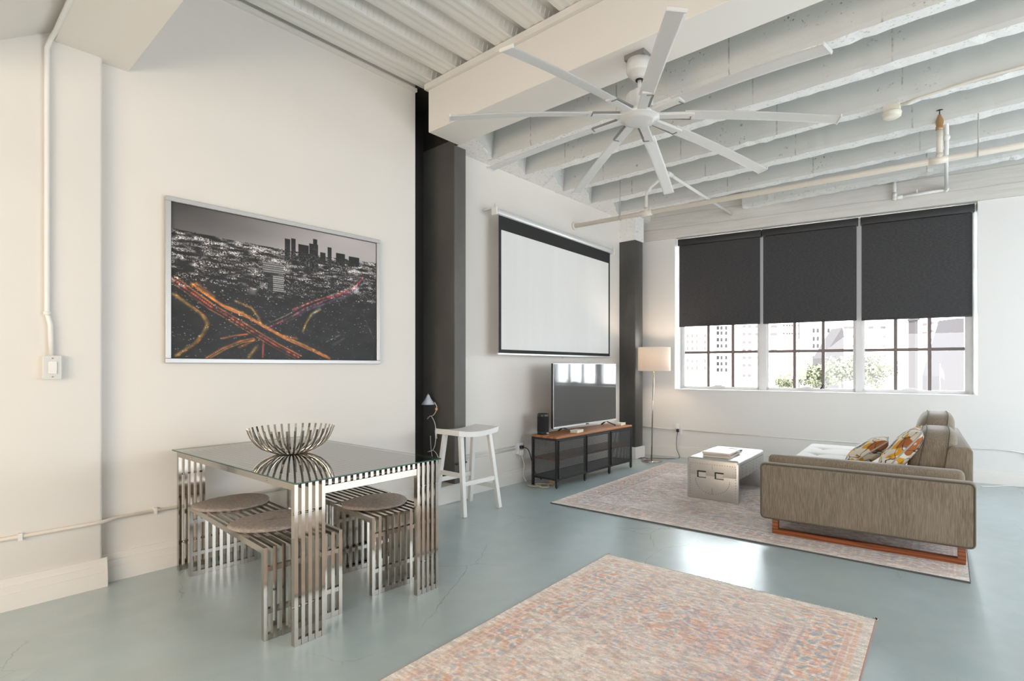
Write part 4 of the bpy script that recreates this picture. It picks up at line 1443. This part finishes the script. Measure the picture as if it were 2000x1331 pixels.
def seatz(x, y):
    z = .432
    d = min(x + .075, .93 - x, y - .16, 2.08 - y)
    z -= .05 * max(0, 1 - d / .06) ** 2.2
    for tx, ty in TU:
        r2_ = ((x - tx) ** 2 + (y - ty) ** 2)
        z -= .020 * math.exp(-r2_ / .0028)
        z -= .007 * math.exp(-((y - ty) / .022) ** 2) * math.exp(-((x - tx) / .16) ** 2)
        z -= .007 * math.exp(-((x - tx) / .022) ** 2) * math.exp(-((y - ty) / .2) ** 2)
    return z
mb = MB()
NU, NV = 60, 100
mb.grid(lambda u, v: (-.08 + 1.02 * u, .155 + 1.93 * v, seatz(-.08 + 1.02 * u, .155 + 1.93 * v)), NU, NV)
mb.box(-.08, .94, .155, 2.085, .25, .3805)
mb.build('tufted_seat', SEATF, sf, recalc=False, label='tufted seat cushion, fabric paled as window glare')
bt = MB()
for tx, ty in TU:
    bt.superell((tx, ty, .415), .016, .016, .006, 1, 1, 10, 6)
bt.build('tuft_buttons', SEATF, sf)['kind'] = 'stuff'
mb = MB().prism([(1.02, .20), (1.085, .69), (1.11, .722), (1.20, .722), (1.222, .70), (1.222, .115), (1.02, .115)], .215, 1.62, 'y')
mb.build('back', CORD, sf, bevel=0.012, seg=2)
for y in (.0, 1.88):
    sl = MB()
    sl.box(-.0, 1.17, y, y + .045, 0.0, .036)
    sl.box(0.0, .042, y, y + .045, .036, .125)
    sl.box(1.128, 1.17, y, y + .045, .036, .125)
    sl.build('sled_leg', CHERRY, sf, bevel=0.002, seg=1)


def back_cushion(y0, y1, zc, hh_, x_mid, tilt, puff):
    yc, hy_ = (y0 + y1) / 2, (y1 - y0) / 2
    def wp(x, y, z):
        f = z / hh_
        x2 = x * (1.0 - .10 * f) + tilt * z
        return x2, y, z
    mb = MB().superell((x_mid, yc, zc), .135, hy_, hh_, .45, .42, 36, 22, wp)
    o = mb.build('back_cushion', CORD, sf, recalc=False)
    w_ = MB()
    for sx in (-.075, .07):
        pts = []
        for i in range(40):
            a = 2 * PI * i / 40
            cz = hh_ * 1.002 * math.copysign(abs(math.sin(a)) ** .42, math.sin(a))
            cy = hy_ * 1.004 * math.copysign(abs(math.cos(a)) ** .42, math.cos(a))
            x, y, z = wp(sx, cy, cz)
            pts.append((x_mid + x, yc + y, zc + z))
        w_.tube(pts, .0035, 5, True)
    w_.build('cushion_welt', WELT, o)
    return o


back_cushion(.245, .82, .615, .205, 1.005, .16, 1)
back_cushion(.85, 1.50, .650, .235, 1.015, .16, 1)


def throw_pillow(label, loc, size, tilt, yaw, lean, seed):
    o = bpy.data.objects.new('throw_pillow', None)
    COL.objects.link(o)
    tag(o, label, 'pillow', 'floral pillows on the sofa')
    o.location = loc
    o.rotation_euler = (lean, tilt, yaw)
    mb = MB()
    n = 26
    rr = random.Random(seed)
    def th(a, b):
        return .075 * ((1 - abs(a) ** 2.6) * (1 - abs(b) ** 2.6)) ** .55 + .003
    def co(a, b, s):
        pin = 1 - .06 * (1 - abs(a * b)) * max(abs(a), abs(b)) ** 4
        return (size * a * pin, size * b * pin, s * th(a, b))
    for s in (1, -1):
        mb.grid(lambda u, v, s=s: co(-1 + 2 * u, -1 + 2 * v, s), n, n)
    mb.build('cover', FLORAL, o, smooth=True)
    pts = []
    for i in range(40):
        t = i / 40 * 4
        q = int(t); f = -1 + 2 * (t - q)
        a, b = ((f, -1), (1, f), (-f, 1), (-1, -f))[q]
        x, y, z = co(a, b, 0)
        pts.append((x, y, 0))
    MB().tube(pts, .006, 6, True).build('piping', simple('grey_piping_%d' % seed, (0.42, 0.42, 0.42), 0.8), o)
    return o


throw_pillow('yellow and rust floral pillow leaning on the near back cushion', (-.475, 4.56, .650), .215, R(-52), R(3), R(2), 1)
throw_pillow('smaller floral pillow half hidden behind the yellow floral one', (-.745, 4.90, .572), .190, R(-38), R(8), R(-2), 2)

# ------------------------------------------------------------------ ceiling fan
fan = thing('ceiling_fan', 'large white nine-blade ceiling fan hanging from the boxed beam', 'fan', (-1.815, 3.095, 0))
MB().box(-.075, .075, -.075, .075, 3.325, 3.36).build('mounting_plate', FANG, fan)
MB().lathe([(.001, 3.325), (.088, 3.325), (.088, 3.255), (.080, 3.240), (.062, 3.235), (.055, 3.215), (.04, 3.205), (.001, 3.203)], n=32).build('canopy', FANW, fan)
MB().lathe([(.028, 3.21), (.028, 3.198), (.001, 3.198)], n=20).build('hanger_ball', SLOT, fan)
MB().cyl((0, 0, 3.10), (0, 0, 3.215), .014, n=14).build('downrod', FANW, fan)
MB().lathe([(.001, 3.145), (.03, 3.142), (.035, 3.13), (.085, 3.105), (.092, 3.09), (.092, 2.985), (.08, 2.975), (.001, 2.975)], n=10, smooth=False).build('motor_housing', FANW, fan)
MB().lathe([(.001, 2.978), (.13, 2.978), (.138, 2.97), (.138, 2.945), (.130, 2.938), (.105, 2.934), (.101, 2.926), (.085, 2.922), (.001, 2.922)], n=40).build('hub', FANW, fan)
RB = 1.245
z_r, z_t = 2.955, 2.83
chord, nb_, nc = .092, 22, 8
mb = MB()
def blade_z(r):
    f = (r - .12) / (RB - .12)
    return z_r + (z_t - z_r) * (0.55 * f + 0.45 * f * f)
ringv = []
for i in range(nb_ + 1):
    r = .30 + (RB - .30) * i / nb_
    zc = blade_z(r)
    tw = -R(11) * (1 - .45 * i / nb_)
    sec = []
    for j in range(2 * nc):
        t = 2 * PI * j / (2 * nc)
        yy = chord / 2 * math.cos(t)
        zz = .008 * math.sin(t) + .006 * (1 - (2 * yy / chord) ** 2)
        sec.append((r, yy * math.cos(tw) - zz * math.sin(tw), zc + yy * math.sin(tw) + zz * math.cos(tw)))
    ringv += sec
m_ = 2 * nc
fs = [(i * m_ + j, i * m_ + (j + 1) % m_, (i + 1) * m_ + (j + 1) % m_, (i + 1) * m_ + j) for i in range(nb_) for j in range(m_)]
fs += [tuple(range(m_)), tuple(nb_ * m_ + j for j in range(m_))]
mb.add(ringv, fs, True)
blm = mb.mesh('blade', FANW)
blm.set_sharp_from_angle(angle=R(50))
tw = -R(11) * .55
tip = MB().bar((RB - .003, 0, z_t + .004), (RB + .008, 0, z_t + .003), chord + .004, .020, up=(0, -math.sin(tw), math.cos(tw))).mesh('tip_cap', FANW, bevel=0.003, seg=1)
arm_ = MB().bar((.10, 0, z_r), (.36, 0, blade_z(.36)), .062, .020).mesh('blade_holder', FANW, bevel=0.003, seg=1)
slot = MB().bar((.15, .040, z_r - .002), (.335, .040, blade_z(.335) - .006), .012, .010).bar((.335, .045, blade_z(.335) - .008), (.335, 0.0, blade_z(.335) - .010), .008, .008).mesh('holder_slot', FANG)
bl_angles = [-52.2, -12.6, 28.0, 69.4, 108.4, 147.0, 189.2, 229.8, 269.2]
for a in bl_angles:
    b_ = link('blade', blm, fan, (0, 0, 0), R(a))
    link('tip_cap', tip, b_)
    link('blade_holder', arm_, b_)
    link('holder_slot', slot, b_)

# ------------------------------------------------------------------ sprinkler pipes, smoke detector, conduits
sppipe = thing('sprinkler_pipe', 'long cream sprinkler main hung below the concrete joists', 'pipe', (0, 0, 0))
pA, pB = (-4.0, 5.235, 3.03), (3.6, 5.76, 3.03)
MB().tube([pA, pB], .026, 14).build('main_run', CREAMPIPE, sppipe)
def ppt(x):
    f = (x - pA[0]) / (pB[0] - pA[0])
    return (x, pA[1] + (pB[1] - pA[1]) * f, 3.03)
MB().cyl((-4.008, 5.235, 3.03), (-3.99, 5.235, 3.03), .05, n=18).build('wall_flange', CREAMPIPE, sppipe)
for x in (-3.36, -.03, 2.0):
    p = ppt(x)
    h = MB().tube([(p[0], p[1], 3.055), (p[0], p[1], 3.73)], .005, 6)
    h.tube([(p[0] + .0, p[1] + .031 * math.cos(t), p[2] + .031 * math.sin(t)) for t in np.linspace(0, 2 * PI, 12, endpoint=False)], .005, 5, True)
    h.build('hanger_rod', GREYPIPE, sppipe)
p = ppt(-.29)
r_ = MB().tube([(p[0] - .075, p[1] - .005, p[2]), (p[0] + .06, p[1] + .004, p[2])], .0305, 14)
r_.tube([p, (p[0], p[1], 3.085)], .027, 12)
r_.build('tee_fitting', CREAMPIPE, sppipe)
MB().tube([(p[0], p[1], 3.08), (p[0], p[1], 3.30)], .024, 12).build('riser', CREAMPIPE, sppipe)
MB().lathe([(.026, 3.285), (.029, 3.29), (.029, 3.315), (.024, 3.32), (.030, 3.35), (.028, 3.37), (.016, 3.40), (.012, 3.415)], (p[0], p[1], 0), 14).build('reducer', BRASS, sppipe, label='tarnished brass reducer')
sh = MB().tube([(p[0], p[1], 3.41), (p[0], p[1], 3.45)], .007, 8).lathe([(.001, 3.455), (.026, 3.452), (.026, 3.449), (.001, 3.447)], (p[0], p[1], 0), 14)
sh.build('sprinkler_head', BLACK, sppipe)
p = ppt(-3.02)
MB().tube([(p[0] - .07, p[1] - .005, p[2]), (p[0] + .07, p[1] + .005, p[2])], .034, 14).tube([p, (p[0], p[1], 3.09)], .026, 12).build('tee_fitting', CREAMPIPE, sppipe)
q0 = (p[0], p[1], 3.06)
ez = 3.315
path = [q0, (p[0], p[1], ez - .05)] + [(p[0] + .05 * math.sin(t), p[1] - .0, ez - .05 + .05 * (1 - math.cos(t)) * 1.0) for t in (.5, 1.0, PI / 2)]
path += [(-2.70, 5.09, ez)]
MB().tube(path, .017, 10).build('branch_riser', WHITEPIPE, sppipe)
MB().tube([(-2.72, 5.085, ez), (-2.60, 5.08, ez)], .024, 10).tube([(-2.61, 5.03, ez), (-2.61, 5.13, ez)], .024, 10).build('elbow_fitting', WHITEPIPE, sppipe)
MB().tube([(-2.61, 5.05, ez), (-2.64, 6.90, ez)], .017, 10).build('branch_run', WHITEPIPE, sppipe)
dp = thing('drop_pipe', 'white pipe that drops from the joists and turns along the concrete beam above the blinds', 'pipe', (0, 0, 0))
w1, w2_ = W(3.03, -.055, 3.245), W(2.545, -.055, 3.225)
s_ = (w1[0] + .075, 5.60, 3.245)
MB().tube([s_, w1], .018, 10).build('upper_run', WHITEPIPE, dp)
MB().tube([s_, (s_[0], s_[1], 3.55)], .018, 10).build('riser', WHITEPIPE, dp)
MB().tube([w1, w2_], .018, 10).build('wall_run', WHITEPIPE, dp)
MB().tube([w2_, W(2.54, -.055, 3.50)], .018, 10).build('riser', WHITEPIPE, dp)
el = MB()
for c in (w1, w2_, s_):
    el.superell(c, .028, .028, .028, 1, 1, 12, 8)
el.tube([W(2.545, -.055, 3.225), W(2.62, -.055, 3.229)], .024, 10).tube([w2_, W(2.545, -.055, 3.29)], .024, 10)
el.build('elbow_fitting', WHITEPIPE, dp)
wmid = W(2.76, -.055, 3.235)
MB().bar(wmid, (wmid[0], wmid[1], 3.29), .014, .014).build('strap', WHITEPIPE, dp)
sd = thing('smoke_detector', 'round cream smoke detector on the underside of a joist', 'smoke detector', (-.575, 4.945, ZJ))
MB().box(-.055, .06, -.045, .045, -.045, .004).build('junction_box', CREAMP, sd, bevel=0.006, seg=2)
MB().lathe([(.001, -.045), (.068, -.045), (.07, -.055), (.066, -.082), (.05, -.092), (.001, -.094)], n=28).build('detector_body', CREAMP, sd)
tag(MB().tube([(-.51, 4.93, ZJ - .015), (-.40, 4.90, ZJ - .006), (.0, 4.878, ZJ + .01), (3.6, 4.872, ZJ + .012)], .010, 8).build('ceiling_conduit', CREAMPIPE), 'thin conduit running from the smoke detector along the joist edge', 'conduit')

# wall conduits and boxes on the side wall
xc = XL1 + .018
cv = [(xc, .515, 1.325), (xc, .510, 1.50), (xc, .497, 1.56), (xc, .497, 3.00), (xc + .02, .512, 3.055), (xc + .10, .518, 3.062), (-2.2, .518, 3.062)]
o = MB().tube([cv[0], cv[1], cv[2], (xc, .497, 1.7), (xc, .497, 2.9), cv[3], cv[4], cv[5], cv[6]], .0115, 12).build('switch_conduit', WHITEPIPE)
tag(o, 'white conduit rising from the light switch and bending along the beam', 'conduit')
MB().tube([(xc, .497, 1.55), (xc, .497, 1.57)], .015, 12).build('coupling', WHITEPIPE, o)
ls = thing('light_switch', 'surface-mounted white rocker switch below the conduit', 'switch', (XL1, .516, 1.266))
MB().box(0, .032, -.036, .036, -.063, .063).build('box', WHITEP, ls, bevel=0.003, seg=1)
MB().box(.032, .038, -.037, .037, -.065, .065).build('cover_plate', simple('grey_white_plate', (0.66, 0.67, 0.66), 0.4), ls, bevel=0.002, seg=1)
MB().box(.038, .045, -.017, .017, -.034, .034).build('rocker', WHITEP, ls, bevel=0.002, seg=1)
MB().cyl((.038, 0, .05), (.040, 0, .05), .004, n=8).cyl((.038, 0, -.05), (.040, 0, -.05), .004, n=8).build('screw_heads', CHROMED, ls)
xr = XL1 + .012
o = MB().tube([(xr, -2.5, .374), (xr, .66, .374), (xr - .004, .72, .373), (XL2 + .014, .80, .372), (XL2 + .012, 2.86, .372)], .0105, 10).build('low_conduit', CREAMPIPE)
tag(o, 'cream conduit running low along the wall behind the dining table', 'conduit')
for x, y in ((XL1, .395), (XL2, .99)):
    MB().box(x, x + .026, y - .008, y + .008, .355, .392).build('clamp', WHITEP, o)
for y in (1.9, 2.6):
    MB().box(XL2, XL2 + .022, y - .008, y + .008, .355, .392).build('clamp', WHITEP, o)
o = MB().tube([(XCOL + .012, 3.252, .352), (XCOL + .012, 3.380, .356)], .0105, 10).build('column_conduit', BLACKCOL)
tag(o, 'short dark conduit strapped across the charcoal column behind the stool', 'conduit')
MB().box(XCOL, XCOL + .024, 3.325, 3.337, .325, .362).build('clamp', BLACK, o)
o = MB().tube([(XTV + .012, 3.39, .362), (XTV + .012, 4.16, .374)], .0105, 10).tube([(XTV + .012, 3.39, .395), (XTV + .012, 4.16, .407)], .0075, 8).build('low_conduit', WHITEPIPE)
tag(o, 'white twin conduit on the wall between stool and media bench', 'conduit')
o2 = thing('outlet', 'white wall outlet with black plug beside the media bench', 'outlet', (XTV, 4.22, .375))
MB().box(0, .04, -.045, .045, -.06, .06).build('box', WHITEP, o2, bevel=0.003, seg=1)
MB().box(.04, .075, -.02, .02, .0, .035).build('plug', BLACKP, o2, bevel=0.004, seg=1)
MB().box(.04, .07, -.03, .02, -.07, -.01).build('adapter', WHITEP, o2, bevel=0.004, seg=1)
sw2 = thing('light_switch', 'small white switch on the wall edge just right of the charcoal column', 'switch', (XTV, 3.452, 1.305))
MB().box(0, .008, -.036, .036, -.06, .06).build('cover_plate', WHITEP, sw2, bevel=0.002, seg=1)
MB().box(.008, .016, -.008, .008, -.016, .016).build('toggle', WHITEP, sw2)
o = MB().tube([W(-.62, .008, .40), W(-.09, .008, .385), ], .0095, 8).tube([W(.02, .008, .385), W(1.2, .006, .365), W(2.3, .006, .352), W(3.0, .006, .36), W(3.45, .006, .380), W(3.6, .006, .372), W(3.75, .006, .352)], .0085, 8).build('window_wall_conduit', WHITEPIPE)
tag(o, 'thin white conduit running low along the window wall behind the sofa', 'conduit')
o2 = thing('outlet', 'white wall outlet with black plug under the window near the lamp', 'outlet', W(-.035, 0.02, .385), WA)
MB().box(-.04, .04, -.035, 0, -.06, .06).build('box', WHITEP, o2, bevel=0.003, seg=1)
MB().box(-.035, .01, -.075, -.035, .02, .085).build('adapter', WHITEP, o2, bevel=0.004, seg=1)
MB().box(-.022, .012, -.07, -.035, -.03, .012).build('plug', BLACKP, o2, bevel=0.004, seg=1)
o2 = thing('outlet', 'wall outlet with dark plug at the right edge of the window wall', 'outlet', W(3.80, .02, .345), WA)
MB().box(-.04, .04, -.03, 0, -.06, .06).build('box', WHITEP, o2, bevel=0.003, seg=1)
MB().box(-.045, -.005, -.06, -.03, -.02, .02).build('plug', BLACKP, o2, bevel=0.004, seg=1)


def smooth_path(pts, n=6):
    out = []
    P = [Vector(p) for p in pts]
    P = [P[0]] + P + [P[-1]]
    for i in range(1, len(P) - 2):
        for j in range(n):
            t = j / n
            out.append(0.5 * ((2 * P[i]) + (-P[i - 1] + P[i + 1]) * t + (2 * P[i - 1] - 5 * P[i] + 4 * P[i + 1] - P[i + 2]) * t * t + (-P[i - 1] + 3 * P[i] - 3 * P[i + 1] + P[i + 2]) * t ** 3))
    out.append(P[-2])
    return out


a = W(-.04, -.02, .37)
o = MB().tube(smooth_path([a, W(-.06, -.03, .25), W(-.05, -.05, .12), W(.0, -.09, .006), W(-.10, -.22, .006), W(-.34, -.30, .006), (-3.56, 6.42, .006), (-3.70, 6.42, .006), (-3.74, 6.34, .006), (-3.62, 6.30, .012)], 8), .004, 6).build('lamp_cord', BLACKP)
tag(o, 'dark cord from the window wall outlet curling to the floor lamp base', 'cord')
o = MB().tube(smooth_path([(-3.94, 4.23, .39), (-3.90, 4.27, .36), (-3.87, 4.30, .22), (-3.86, 4.34, .10), (-3.84, 4.42, .02)], 8), .005, 6).build('plug_cord', BLACKP)
tag(o, 'black cord hanging from the outlet to the media bench', 'cord')
o = MB().tube(smooth_path([(-3.95, 4.20, .33), (-3.90, 4.20, .22), (-3.89, 4.18, .10), (-3.88, 4.22, .02)], 8), .003, 6).build('white_cord', WHITEP)
tag(o, 'thin white cord hanging from the outlet to the floor', 'cord')
pts = [(-3.88, 4.22, .01), (-3.80, 4.15, .01), (-3.70, 4.14, .012), (-3.66, 4.20, .012), (-3.74, 4.24, .02), (-3.68, 4.30, .014), (-3.60, 4.26, .014), (-3.57, 4.20, .012), (-3.62, 4.15, .018), (-3.72, 4.20, .026), (-3.62, 4.34, .012), (-3.55, 4.30, .010)]
o = MB().tube(smooth_path(pts, 7), .006, 6).build('coiled_cord', simple('beige_cord', (0.55, 0.46, 0.34), 0.6))
tag(o, 'coiled beige extension cord on the floor under the media bench end', 'cord')
pb = thing('power_strip', 'small tan power block lying under the media bench', 'power strip', (-3.70, 4.47, 0), R(20))
MB().box(-.03, .03, -.09, .09, 0, .045).build('case', simple('tan_case', (0.42, 0.30, 0.18), 0.6), pb, bevel=0.004, seg=1)
MB().box(-.012, .012, -.07, .07, .045, .047).build('sockets', BLACKP, pb)
o = MB().tube(smooth_path([(-.02, 7.10, .006), (.08, 7.17, .006), (.20, 7.30, .006), (.30, 7.33, .006), (.42, 7.30, .006), (.60, 7.26, .006)], 7), .005, 6).build('extension_cable', WHITEP)
tag(o, 'white cord lying on the floor behind the sofa along the baseboard', 'cord')

# small clip lamp hanging in the black recess next to the column
cl_ = thing('clip_lamp', 'small pale blue clip lamp hanging with a white cord against the charcoal column', 'lamp', (-4.20, 3.222, 0))
zt = 1.00
MB().lathe([(.012, zt), (.017, zt - .014), (.030, zt - .042), (.066, zt - .092), (.064, zt - .092), (.028, zt - .040), (.011, zt - .008)], (.010, -.062, 0), 24).build('shade', simple('pale_blue_shade', (0.62, 0.68, 0.76), 0.5), cl_)
MB().lathe([(.001, zt + .018), (.009, zt + .014), (.012, zt)], (.010, -.062, 0), 12).build('clip', CHROMED, cl_)
MB().superell((.095, -.03, zt - .135), .014, .014, .016, 1, 1, 12, 8).build('bulb', simple('amber_glint', (0.75, 0.42, 0.22), 0.2), cl_)  # amber colour paints the orange glint on the bulb
cp = [(.065, -.03, .93), (.085, -.02, .89), (.080, -.02, .85), (.03, -.02, .80), (-.02, -.02, .79), (-.06, -.02, .76), (.0, -.02, .79), (.06, -.02, .72), (.075, -.02, .62), (.06, -.02, .52), (.02, -.02, .46), (-.05, -.02, .44), (.04, -.02, .46), (.11, -.02, .40), (.15, -.02, .27), (.16, -.02, .17)]
MB().tube(smooth_path(cp, 5), .0035, 6).build('cord', WHITEP, cl_)
MB().tube([(.072, -.02, .66), (.080, -.02, .58)], .010, 8).build('inline_switch', WHITEP, cl_)
MB().tube(smooth_path([(-.01, -.02, .60), (.0, -.02, .48), (.03, -.02, .34), (.055, -.02, .22), (.07, -.02, .17)], 5), .003, 6).build('tail_cord', WHITEP, cl_)
